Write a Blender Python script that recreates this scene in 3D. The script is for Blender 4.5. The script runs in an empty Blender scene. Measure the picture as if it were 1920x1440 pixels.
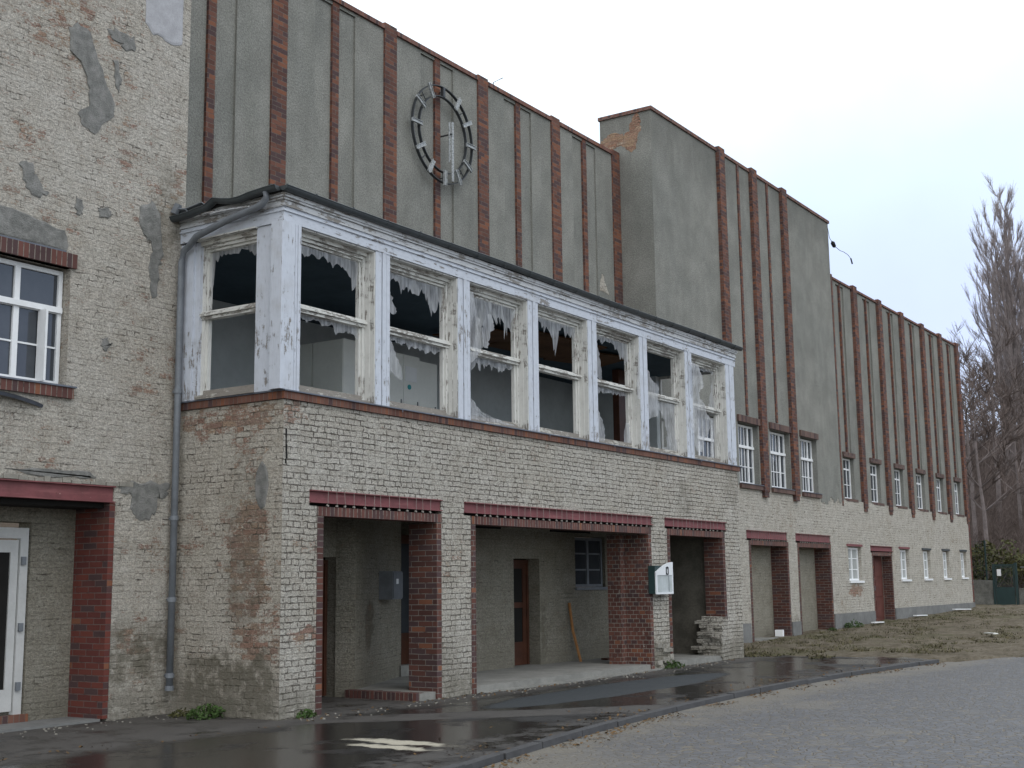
import bpy, math, random
from mathutils import Vector, Matrix, noise
R_ = random.Random(7)
SC = bpy.context.scene
COL = SC.collection
# ------------------------------------------------------------------ camera
cam_d = bpy.data.cameras.new("camera"); cam = bpy.data.objects.new("camera", cam_d); COL.objects.link(cam)
def _cam():
    f = 2387.666
    X = Vector((1610, 355, f)).normalized(); Z = Vector((-185, -15220, f)).normalized()
    Y = Z.cross(X)
    if Y[2] < 0: Y = -Y
    R = Matrix((X, Y, Z))                       # world = R @ camera (x right, y down, z forward)
    r, d, w = R.col[0], R.col[1], R.col[2]
    M = Matrix((r, -d, -w)).transposed().to_4x4()
    M.translation = Vector((0, 0, 1.6))
    return M, f
_M, _f = _cam()
cam.matrix_world = _M
cam_d.sensor_width = 36; cam_d.lens = _f/1920*36; cam_d.clip_start = .1; cam_d.clip_end = 3000
SC.camera = cam
# ------------------------------------------------------------------ world, sun, exposure
SUN_EL, SUN_AZ = math.radians(52), math.radians(235)
SC.view_settings.view_transform = 'Standard'; SC.view_settings.look = 'None'
SC.view_settings.exposure = 0.08; SC.view_settings.gamma = 1.0
W = bpy.data.worlds.new("World"); SC.world = W; W.use_nodes = True
def world():
    nt = W.node_tree; N = nt.nodes; L = nt.links; N.clear()
    out = N.new('ShaderNodeOutputWorld')
    sky = N.new('ShaderNodeTexSky'); sky.sky_type = 'NISHITA'; sky.sun_disc = False
    sky.sun_elevation = SUN_EL; sky.sun_rotation = SUN_AZ
    b1 = N.new('ShaderNodeBackground'); b1.inputs[1].default_value = .06
    L.new(sky.outputs[0], b1.inputs[0])
    tc = N.new('ShaderNodeTexCoord')
    dot = N.new('ShaderNodeVectorMath'); dot.operation = 'DOT_PRODUCT'
    dot.inputs[1].default_value = (-.60, .12, 1.35)
    L.new(tc.outputs['Generated'], dot.inputs[0])
    nz = N.new('ShaderNodeTexNoise'); nz.inputs['Scale'].default_value = 3.2; nz.inputs['Detail'].default_value = 5
    L.new(tc.outputs['Generated'], nz.inputs['Vector'])
    ma = N.new('ShaderNodeMath'); ma.operation = 'MULTIPLY_ADD'; ma.inputs[1].default_value = .34
    L.new(nz.outputs[0], ma.inputs[0]); L.new(dot.outputs['Value'], ma.inputs[2])
    rp = N.new('ShaderNodeValToRGB'); e = rp.color_ramp.elements
    e[0].position = 0.0; e[0].color = (.50, .525, .69, 1)
    e[1].position = 1.0; e[1].color = (1.2, 1.24, 1.25, 1)
    a = e.new(.14); a.color = (.56, .60, .81, 1)
    a = e.new(.30); a.color = (.72, .82, .97, 1)
    a = e.new(.44); a.color = (1.0, 1.1, 1.13, 1)
    mb_ = N.new('ShaderNodeMath'); mb_.operation = 'ADD'; mb_.inputs[1].default_value = .215
    L.new(ma.outputs[0], mb_.inputs[0]); L.new(mb_.outputs[0], rp.inputs[0])
    b2 = N.new('ShaderNodeBackground'); b2.inputs[1].default_value = 1.0
    L.new(rp.outputs[0], b2.inputs[0])
    ad = N.new('ShaderNodeAddShader'); L.new(b1.outputs[0], ad.inputs[0]); L.new(b2.outputs[0], ad.inputs[1])
    L.new(ad.outputs[0], out.inputs[0])
world()
sd = bpy.data.lights.new("sun", 'SUN'); sd.energy = .5; sd.angle = math.radians(35); sd.color = (1, .96, .9)
sun = bpy.data.objects.new("sun", sd); COL.objects.link(sun)
# light comes from behind and left of the camera, high
_sv = Vector((-.45*math.cos(SUN_EL)*1.2, -math.cos(SUN_EL), math.sin(SUN_EL)*1.1)).normalized()
sun.rotation_euler = _sv.to_track_quat('Z', 'Y').to_euler(); sun.location = (0, -5, 30)

# ------------------------------------------------------------------ shader helper
class NT:
    def __init__(s, name):
        s.m = bpy.data.materials.new(name); s.m.use_nodes = True
        s.t = s.m.node_tree; s.t.nodes.clear()
        s.out = s.t.nodes.new('ShaderNodeOutputMaterial')
        s.uv = s.n('ShaderNodeUVMap').outputs[0]
        s.geo = s.n('ShaderNodeNewGeometry').outputs['Position']
    def n(s, t, props=None, **inp):
        nd = s.t.nodes.new(t)
        for k, v in (props or {}).items(): setattr(nd, k, v)
        for k, v in inp.items():
            k = int(k[1:]) if k[0] == '_' and k[1:].isdigit() else k.replace('_', ' ')
            s.set(nd.inputs[k], v)
        return nd
    def set(s, sock, v):
        if isinstance(v, bpy.types.NodeSocket): s.t.links.new(v, sock)
        elif isinstance(v, tuple) and len(v) == 3 and sock.type == 'RGBA': sock.default_value = (*v, 1)
        else: sock.default_value = v
    def math(s, op, a, b=0.0, c=0.0, clamp=False):
        return s.n('ShaderNodeMath', {'operation': op, 'use_clamp': clamp}, _0=a, _1=b, _2=c).outputs[0]
    def add(s, a, b): return s.math('ADD', a, b)
    def mul(s, a, b): return s.math('MULTIPLY', a, b)
    def sub(s, a, b): return s.math('SUBTRACT', a, b)
    def ss(s, v, lo, hi, a=0.0, b=1.0):
        return s.n('ShaderNodeMapRange', {'interpolation_type': 'SMOOTHSTEP'}, _0=v, _1=lo, _2=hi, _3=a, _4=b).outputs[0]
    def noise(s, scale, detail=3.0, rough=.55, vec=None, out=0, sc=None):
        vec = s.uv if vec is None else vec
        if sc: vec = s.vmul(vec, sc)
        return s.n('ShaderNodeTexNoise', Vector=vec, Scale=scale, Detail=detail, Roughness=rough).outputs[out]
    def vmul(s, v, c): return s.n('ShaderNodeVectorMath', {'operation': 'MULTIPLY'}, _0=v, _1=c).outputs[0]
    def vadd(s, v, c): return s.n('ShaderNodeVectorMath', {'operation': 'ADD'}, _0=v, _1=c).outputs[0]
    def mix(s, f, a, b, mode='MIX'):
        nd = s.t.nodes.new('ShaderNodeMixRGB'); nd.blend_type = mode
        s.set(nd.inputs[0], f)
        for i, v in ((1, a), (2, b)): s.set(nd.inputs[i], v)
        return nd.outputs[0]
    def ramp(s, f, stops):
        nd = s.t.nodes.new('ShaderNodeValToRGB'); e = nd.color_ramp.elements
        e[0].position = stops[0][0]; e[0].color = (*stops[0][1], 1)
        e[1].position = stops[-1][0]; e[1].color = (*stops[-1][1], 1)
        for p, c in stops[1:-1]: q = e.new(p); q.color = (*c, 1)
        s.set(nd.inputs[0], f); return nd.outputs[0]
    def warp(s, scale, amt, vec=None):
        vec = s.uv if vec is None else vec
        c = s.n('ShaderNodeTexNoise', Vector=vec, Scale=scale, Detail=2.0).outputs['Color']
        c = s.n('ShaderNodeVectorMath', {'operation': 'SUBTRACT'}, _0=c, _1=(.5, .5, .5)).outputs[0]
        c = s.vmul(c, (amt, amt, 0)); return s.n('ShaderNodeVectorMath', {'operation': 'ADD'}, _0=vec, _1=c).outputs[0]
    def brick(s, vec, w, h, mortar, off=.5, smooth=.3):
        nd = s.n('ShaderNodeTexBrick', {'offset': off, 'squash': 1.0}, Vector=vec, Color1=(0, 0, 0), Color2=(1, 1, 1),
                 Mortar=(.5, .5, .5), Scale=1.0, Mortar_Size=mortar, Mortar_Smooth=smooth, Bias=0.0, Brick_Width=w, Row_Height=h)
        return nd.outputs[0], nd.outputs[1]
    def blob(s, cu, cv, ru, rv, amt=.35, scale=5.0, soft=.35, vec=None):
        v = s.warp(scale, amt, vec)
        v = s.vadd(v, (-cu, -cv, 0)); v = s.vmul(v, (1/ru, 1/rv, 0))
        l = s.n('ShaderNodeVectorMath', {'operation': 'LENGTH'}, _0=v).outputs['Value']
        return s.ss(l, 1-soft, 1+soft, 1.0, 0.0)
    def done(s, col, rough=.9, height=None, dist=.01, strength=1.0, spec=.3, metal=0.0, **kw):
        p = s.n('ShaderNodeBsdfPrincipled', Base_Color=col, Roughness=rough, Metallic=metal)
        p.inputs['Specular IOR Level'].default_value = spec
        for k, v in kw.items(): s.set(p.inputs[k.replace('_', ' ')], v)
        if height is not None:
            b = s.n('ShaderNodeBump', Strength=strength, Distance=dist, Height=height)
            s.t.links.new(b.outputs[0], p.inputs['Normal'])
        s.t.links.new(p.outputs[0], s.out.inputs[0]); return s.m

def m_white_brick(name, paint=(.56, .53, .47), expose=0.0, blobs=(), seed=0.0, joint=.5, rowh=.0775):
    s = NT(name); uv0 = s.uv
    uv = s.vadd(s.uv, (seed, 0, 0))
    vy = s.n('ShaderNodeSeparateXYZ', _0=uv).outputs[1]
    row = s.math('FLOOR', s.math('DIVIDE', vy, rowh)); rs = s.mul(s.math('FRACT', s.mul(s.math('SINE', s.mul(row, 12.9898)), 437.58)), .11)
    uv2 = s.n('ShaderNodeVectorMath', {'operation': 'ADD'}, _0=uv, _1=s.n('ShaderNodeCombineXYZ', _0=rs).outputs[0]).outputs[0]
    w1 = s.warp(1.3, .05, uv2); w2 = s.warp(8.0, .034, w1); w3 = s.warp(34.0, .022, w2)
    nd = s.n('ShaderNodeTexBrick', {'offset': .5, 'squash': .52, 'squash_frequency': 2}, Vector=w3, Color1=(0, 0, 0), Color2=(1, 1, 1), Mortar=(.5, .5, .5), Scale=1.0, Mortar_Size=.011, Mortar_Smooth=.6, Bias=0.0, Brick_Width=.245, Row_Height=rowh)
    rnd, mf = nd.outputs[0], nd.outputs[1]
    keep = s.ss(s.noise(3.2, 4, .65, uv), .66-joint*.35, .80-joint*.35)
    region = s.noise(.75, 3, .6, uv); mid = s.noise(4.5, 4, .6, uv); fine = s.noise(70, 4, .75, uv); spk = s.noise(20, 5, .75, s.vmul(uv, (1, 1.7, 1)))
    red = None; grey = None; mould = None
    for (u, v, ru, rv, kind, k) in blobs:
        b = s.mul(s.blob(u, v, ru, rv, .45, 3.5), k)
        if kind == 'red': red = b if red is None else s.math('MAXIMUM', red, b)
        if kind == 'grey': grey = b if grey is None else s.math('MAXIMUM', grey, b)
        if kind == 'mould': mould = b if mould is None else s.math('MAXIMUM', mould, b)
    e = s.add(s.mul(rnd, .20), s.add(s.mul(region, .45), s.add(s.mul(spk, .85), s.mul(mid, .40))))
    if red is not None: e = s.add(e, s.mul(red, .22))
    ex = s.ss(e, 1.12-expose, 1.22-expose)
    brc = s.ramp(s.math('FRACT', s.mul(rnd, 7.3)), [(0, (.20, .085, .055)), (.35, (.30, .13, .08)), (.6, (.34, .22, .13)), (.8, (.22, .12, .09)), (1, (.36, .19, .12))])
    brc = s.mix(s.mul(spk, .45), brc, paint)
    pc = s.mix(s.ss(mid, .35, .7), paint, tuple(c*k for c, k in zip(paint, (.80, .79, .77))))
    pc = s.mix(s.mul(s.math('FRACT', s.mul(rnd, 3.7)), .28), pc, tuple(c*k for c, k in zip(paint, (.78, .72, .68))))
    pc = s.mix(s.ss(fine, .5, .85), pc, tuple(c*.62 for c in paint))
    pc = s.mix(s.ss(spk, .62, .78, 0, .5), pc, (.36, .27, .21))
    col = s.mix(ex, pc, brc)
    col = s.mix(s.ss(region, .35, .75, 0, .35), col, s.mix(1.0, col, (.80, .76, .68), 'MULTIPLY'))
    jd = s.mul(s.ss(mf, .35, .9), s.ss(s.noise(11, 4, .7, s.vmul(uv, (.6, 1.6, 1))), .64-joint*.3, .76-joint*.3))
    jd = s.mul(jd, s.math('MULTIPLY_ADD', keep, .75, .25)); col = s.mix(s.mul(jd, .85), col, (.11, .095, .08))  # joint gaps darkened: occlusion painted into the colour, together with dirty mortar
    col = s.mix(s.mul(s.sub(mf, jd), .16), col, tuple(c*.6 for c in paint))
    # lost bits: small pits
    pit = s.mul(s.ss(s.noise(14, 5, .75, uv), .63, .69), .8)
    col = s.mix(s.mul(pit, .7), col, (.17, .14, .115))
    g1 = s.noise(48, 3, .7, uv); g2 = s.noise(19, 5, .8, s.vmul(uv, (1, 1.5, 1)))
    gm = s.mul(s.ss(g1, .30, .68, .74, 1.14), s.ss(g2, .32, .66, .66, 1.12))
    gc = s.n('ShaderNodeCombineXYZ', _0=gm, _1=gm, _2=gm).outputs[0]
    col = s.mix(1.0, col, gc, 'MULTIPLY')
    hgt = s.add(s.mul(s.sub(1.0, s.mul(mf, s.math('MULTIPLY_ADD', keep, .8, .2))), .45), s.add(s.mul(g1, .5), s.mul(g2, 1.5)))
    hgt = s.sub(hgt, s.mul(jd, .6)); hgt = s.sub(hgt, s.mul(pit, .5))
    if mould is not None:
        mm = s.mul(mould, s.ss(s.noise(5, 5, .7, uv), .3, .6))
        mm = s.math('MINIMUM', mm, .9); col = s.mix(mm, col, s.mix(s.noise(12, 3, .6, uv), (.10, .092, .068), (.24, .215, .17)))
    if grey is not None: col = s.mix(s.mul(grey, .92), col, s.mix(s.noise(7, 4, .6, uv), (.26, .26, .24), (.36, .36, .34)))
    # grime towards the ground: splashes on the lowest half metre
    sp = s.n('ShaderNodeSeparateXYZ', _0=uv0).outputs[1]
    gr = s.mul(s.ss(s.add(sp, s.mul(mid, .5)), .35, .85, .75, 0), s.ss(s.noise(6, 4, .7, uv), .25, .6))
    col = s.mix(gr, col, (.20, .185, .15))
    return s.done(col, .93, hgt, .026, 1.0, .12)

def m_red_brick(name, c1=(.070, .033, .028), c2=(.120, .050, .038), mortar=(.19, .17, .15), w=.255, h=.0775, off=.5, white=0.0, msize=.006, dark=.40, orange=.05):
    s = NT(name)
    v = s.warp(6, .006); v = s.warp(40, .004, v)
    rnd, mf = s.brick(v, w, h, msize, off, .2)
    big = s.noise(1.1, 4, .6); fine = s.noise(60, 4, .7); mid = s.noise(9, 4, .6)
    col = s.mix(rnd, c1, c2)
    r2 = s.math('FRACT', s.mul(rnd, 11.7))
    col = s.mix(s.ss(r2, 1-dark, 1.02-dark+.08), col, (.075, .045, .045))
    r3 = s.math('FRACT', s.mul(rnd, 5.3))
    col = s.mix(s.ss(r3, 1-orange, 1.02-orange), col, (.20, .082, .048))
    col = s.mix(s.ss(big, .45, .7, 0, .5), col, s.mix(1.0, col, (.6, .55, .55), 'MULTIPLY'))
    col = s.mix(s.ss(fine, .5, .8, 0, .5), col, (.10, .06, .05))
    mk = s.mul(mf, s.ss(mid, .3, .55))
    col = s.mix(s.mul(mf, .85), col, (.07, .05, .045)); col = s.mix(mk, col, mortar)
    if white > 0:
        wn = s.ss(s.noise(5, 6, .75, sc=(1.6, .8, 1)), .62-white*.25, .72-white*.2)
        col = s.mix(s.mul(wn, .8), col, (.50, .47, .42))
    h_ = s.add(s.mul(s.sub(1.0, mf), .8), s.mul(fine, .4))
    return s.done(col, .85, h_, .008, .8, .25)

def m_plaster(name, c=(.256, .253, .229), seed=0.0, light=1.0):
    s = NT(name); uv = s.vadd(s.uv, (seed, seed*.3, 0))
    big = s.noise(.45, 5, .6, uv); st = s.noise(1.0, 5, .65, uv, sc=(2.6, .22, 1)); fine = s.noise(75, 3, .8, uv); fine2 = s.noise(26, 4, .8, uv)
    c = tuple(x*light for x in c)
    col = s.mix(s.ss(big, .35, .7), c, tuple(x*k for x, k in zip(c, (.80, .82, .83))))
    col = s.mix(s.ss(st, .42, .70, 0, .28), col, tuple(x*k for x, k in zip(c, (.68, .70, .66))))
    col = s.mix(s.ss(st, .52, .30, 0, .14), col, tuple(x*1.22 for x in c))
    col = s.mix(s.ss(fine, .35, .65, 0, .45), col, tuple(x*.68 for x in c))
    col = s.mix(s.ss(fine2, .55, .8, 0, .5), col, tuple(x*1.28 for x in c))
    col = s.mix(s.ss(s.noise(3.3, 6, .75, uv), .66, .74, 0, .5), col, (.16, .155, .13))
    ga = s.noise(34, 3, .75, uv); gm = s.ss(ga, .30, .70, .74, 1.26)
    bl = s.noise(1.5, 6, .72, s.vmul(uv, (1, .7, 1))); gm = s.mul(gm, s.ss(bl, .32, .68, .86, 1.10))
    sepv = s.n('ShaderNodeSeparateXYZ', _0=s.uv).outputs
    tops = s.ss(s.add(sepv[1], s.mul(s.noise(3.5, 4, .7, uv, sc=(1.5, .2, 1)), 1.6)), 12.0, 13.2, 1.0, .82); gm = s.mul(gm, tops)
    col = s.mix(1.0, col, s.n('ShaderNodeCombineXYZ', _0=gm, _1=gm, _2=gm).outputs[0], 'MULTIPLY')
    crack = s.ss(s.math('ABSOLUTE', s.sub(s.noise(.9, 8, .62, uv), .5)), .0, .004, .55, 0); crack = s.mul(crack, s.ss(s.noise(.7, 2, .5, s.vadd(uv, (5, 9, 0))), .56, .64))
    col = s.mix(crack, col, (.06, .06, .055))
    h = s.add(s.mul(ga, 1.4), s.mul(fine2, .8))
    return s.done(col, .95, h, .010, .9, .12)

def m_wood(name, c=(.60, .63, .70), bare=(.30, .27, .24), peel=.5, axis='z', dirt=.3, seed=0.0):
    s = NT(name); sc = (14, 1.6, 1) if axis == 'z' else (1.6, 14, 1)
    uv = s.vadd(s.uv, (seed, seed, 0))
    g = s.noise(1.7, 6, .72, uv, sc=sc); g2 = s.noise(9, 4, .6, uv); big = s.noise(1.8, 3, .6, uv)
    lines = s.noise(5, 4, .7, uv, sc=(sc[0]*1.5, sc[1]*.5, 1))
    v = s.add(s.mul(g, .75), s.mul(g2, .35))
    zz = s.n('ShaderNodeSeparateXYZ', _0=s.uv).outputs[1]
    big2 = s.noise(.9, 4, .6, s.vadd(uv, (3.3, 1.7, 0)))
    v = s.add(v, s.mul(big2, .55)); v = s.add(v, s.mul(s.ss(zz, 4.55, 4.05), .06)); v = s.add(v, s.mul(s.ss(s.noise(40, 3, .7, uv), .3, .7), .04))
    pe = s.ss(v, 1.02-peel*.18, 1.045-peel*.18)
    col = s.mix(s.ss(g2, .4, .75, 0, .45), c, tuple(x*.80 for x in c))
    col = s.mix(s.ss(lines, .50, .72, 0, .55), col, tuple(x*.62 for x in c))
    bc = s.mix(lines, bare, tuple(x*.38 for x in bare))
    col = s.mix(s.mul(pe, .9), col, bc)
    col = s.mix(s.ss(big, .5, .75, 0, dirt), col, (.30, .28, .25))
    h = s.add(s.mul(s.sub(1.0, pe), .7), s.mul(lines, .5))
    return s.done(col, .7, h, .006, .8, .3)

def m_simple(name, c, rough=.7, var=.25, scale=6, spec=.3, metal=0, bump=.3, dist=.004, c2=None):
    s = NT(name); n = s.noise(scale, 5, .65, vec=s.geo); f = s.noise(scale*8, 3, .7, vec=s.geo)
    col = s.mix(s.ss(n, .3, .7, 0, 1), c, c2 or tuple(x*(1-var) for x in c))
    col = s.mix(s.ss(f, .45, .75, 0, .4), col, tuple(x*(1-var*1.4) for x in c))
    return s.done(col, rough, s.add(n, f), dist, bump, spec, metal)

def m_beam():
    s = NT('red oxide steel'); n = s.noise(4, 5, .7, sc=(1, 1, 1)); f = s.noise(18, 5, .75); st = s.noise(2.2, 4, .6, sc=(.6, 6, 1))
    col = s.mix(s.ss(n, .35, .7), (.20, .066, .07), (.14, .05, .052))
    col = s.mix(s.ss(st, .52, .72, 0, .6), col, (.28, .11, .11)); col = s.mix(s.ss(f, .58, .72), col, (.09, .045, .035))
    col = s.mix(s.ss(s.noise(11, 3, .8), .68, .74), col, (.36, .22, .2))
    return s.done(col, .62, f, .004, .5, .35)

def m_asphalt():
    s = NT('wet asphalt'); P = s.geo
    uv = P
    big = s.noise(.55, 5, .65, uv); mid = s.noise(2.2, 5, .65, uv); fine = s.noise(60, 3, .8, uv); grit = s.noise(170, 2, .8, uv)
    col = s.mix(s.ss(fine, .35, .7), (.013, .012, .012), (.024, .023, .022))
    def bl(cu, cv, ru, rv, amt=.6, sc=1.8, soft=.3): return s.blob(cu, cv, ru, rv, amt, sc, soft, vec=uv)
    # dry, dusty bands along the facade and in worn strips
    sx = s.n('ShaderNodeSeparateXYZ', _0=s.warp(1.2, .5, uv)).outputs
    dry = s.mul(s.ss(sx[1], 10.35, 10.95), s.ss(mid, .3, .55))
    d2 = s.math('ABSOLUTE', s.sub(s.add(s.mul(s.sub(sx[0], 12.0), .9), s.sub(sx[1], 9.0)), 1.55))
    strip = s.mul(s.ss(d2, .42, .60, 1, 0), s.ss(mid, .30, .5, .3, .9))
    dry = s.math('MAXIMUM', dry, strip)
    edge = s.mul(s.ss(sx[1], 8.1, 7.75, 0, 1), s.ss(mid, .42, .6))
    dry = s.math('MAXIMUM', dry, s.mul(edge, .8))
    left = s.mul(s.ss(sx[0], 10.5, 9.0), .25)
    col = s.mix(s.mul(dry, .7), col, s.mix(fine, (.055, .050, .044), (.11, .10, .09)))
    new = bl(17.6, 9.7, 3.6, .62, .25, 1.0, .06)
    col = s.mix(s.mul(new, .9), col, (.030, .036, .040))
    sand = s.math('MAXIMUM', bl(10.62, 8.50, .15, .62, .34, 5.5, .35), bl(10.25, 8.35, .12, .50, .34, 5.5, .35))
    sand = s.math('MAXIMUM', sand, s.mul(s.ss(s.noise(1.3, 5, .7, uv, sc=(.5, 2.2, 1)), .70, .73), s.ss(mid, .4, .6)))
    col = s.mix(sand, col, s.mix(fine, (.34, .31, .24), (.44, .41, .33)))
    col = s.mix(s.ss(grit, .70, .76, 0, .7), col, (.22, .21, .19))
    wet = s.mul(s.ss(s.noise(.8, 4, .6, s.vmul(uv, (.8, 1.0, 1))), .28, .50), s.sub(1.0, dry)); wet = s.mul(wet, s.sub(1.0, sand))
    wet = s.mul(wet, s.sub(1.0, s.mul(new, .8)))
    rough = s.math('MULTIPLY_ADD', wet, -.60, .74)
    rough = s.add(rough, s.mul(s.ss(fine, .4, .7), .12))
    h = s.mul(s.add(fine, s.mul(grit, .6)), s.sub(1.05, s.mul(wet, .93)))
    h = s.add(h, s.mul(s.sub(1.0, s.mul(wet, .4)), s.mul(mid, .4)))
    return s.done(col, rough, h, .006, .75, .5)

def m_setts():
    s = NT('granite setts'); P = s.geo
    v = s.warp(.8, .25, P); v = s.warp(10, .03, v)
    vo = s.n('ShaderNodeTexVoronoi', {'feature': 'DISTANCE_TO_EDGE'}, Vector=s.vmul(v, (1, 1, 0)), Scale=9.5, Randomness=.8).outputs['Distance']
    vc = s.n('ShaderNodeTexVoronoi', Vector=s.vmul(v, (1, 1, 0)), Scale=9.5, Randomness=.8).outputs['Color']
    r = s.n('ShaderNodeSeparateXYZ', _0=vc).outputs[0]
    big = s.noise(.5, 5, .65, P); fine = s.noise(60, 3, .75, P)
    col = s.mix(r, (.076, .079, .088), (.122, .125, .136))
    col = s.mix(s.ss(fine, .4, .7, 0, .5), col, (.09, .088, .09))
    j = s.ss(vo, .02, .075, 1, 0)
    dirt = s.mix(big, (.11, .095, .07), (.20, .17, .12))
    col = s.mix(s.mul(j, .85), col, dirt)
    sy = s.n('ShaderNodeSeparateXYZ', _0=s.warp(1.5, .8, P)).outputs
    # sand washed against the kerb: distance from the kerb line
    kx = sy[0]; ky = s.add(7.62, s.mul(s.math('POWER', s.sub(kx, 18.5), 2.0), -.0075))
    dk = s.sub(ky, sy[1])
    sand = s.mul(s.ss(dk, .05, 1.15, 1, 0), s.ss(s.noise(1.6, 5, .7, P), .25, .55))
    sand = s.math('MAXIMUM', sand, s.mul(s.ss(big, .55, .7), .55))
    sand = s.math('MAXIMUM', sand, s.mul(s.ss(kx, 12.5, 10.0), s.mul(s.ss(dk, 2.2, .4), .9)))
    col = s.mix(s.mul(sand, .85), col, s.mix(fine, (.12, .108, .085), (.20, .18, .145)))
    h = s.add(s.mul(s.ss(vo, 0, .10), .8), s.mul(fine, .2)); h = s.mul(h, s.sub(1.0, s.mul(sand, .75)))
    return s.done(col, .6, h, .02, .9, .45)

def m_earth():
    s = NT('bare earth'); P = s.geo
    big = s.noise(.35, 5, .65, P); mid = s.noise(2.3, 6, .7, s.vmul(P, (.55, 1, 1))); fine = s.noise(30, 4, .75, P); st = s.noise(5, 5, .7, P)
    col = s.mix(s.ss(mid, .35, .62), (.125, .106, .078), (.20, .172, .132))
    col = s.mix(s.ss(st, .52, .66, 0, .8), col, (.085, .070, .042))
    col = s.mix(s.ss(big, .5, .68, 0, .6), col, (.115, .115, .06))
    col = s.mix(s.ss(fine, .55, .72, 0, .5), col, (.26, .235, .185)); col = s.mix(s.ss(s.noise(9, 6, .75, s.vmul(P, (.7, 1, 1))), .54, .64, 0, .75), col, (.075, .064, .044))
    sx = s.n('ShaderNodeSeparateXYZ', _0=s.warp(.2, 3, P)).outputs
    hill = s.ss(sx[0], 60, 66)
    hc = s.mix(s.ss(st, .4, .65), (.070, .046, .034), (.035, .030, .018))
    hc = s.mix(s.ss(mid, .5, .68, 0, .8), hc, (.055, .050, .022))
    col = s.mix(hill, col, hc)
    return s.done(col, .95, s.add(s.mul(mid, 1.0), s.add(s.mul(fine, .6), s.mul(st, .8))), .07, 1.0, .1)

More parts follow.
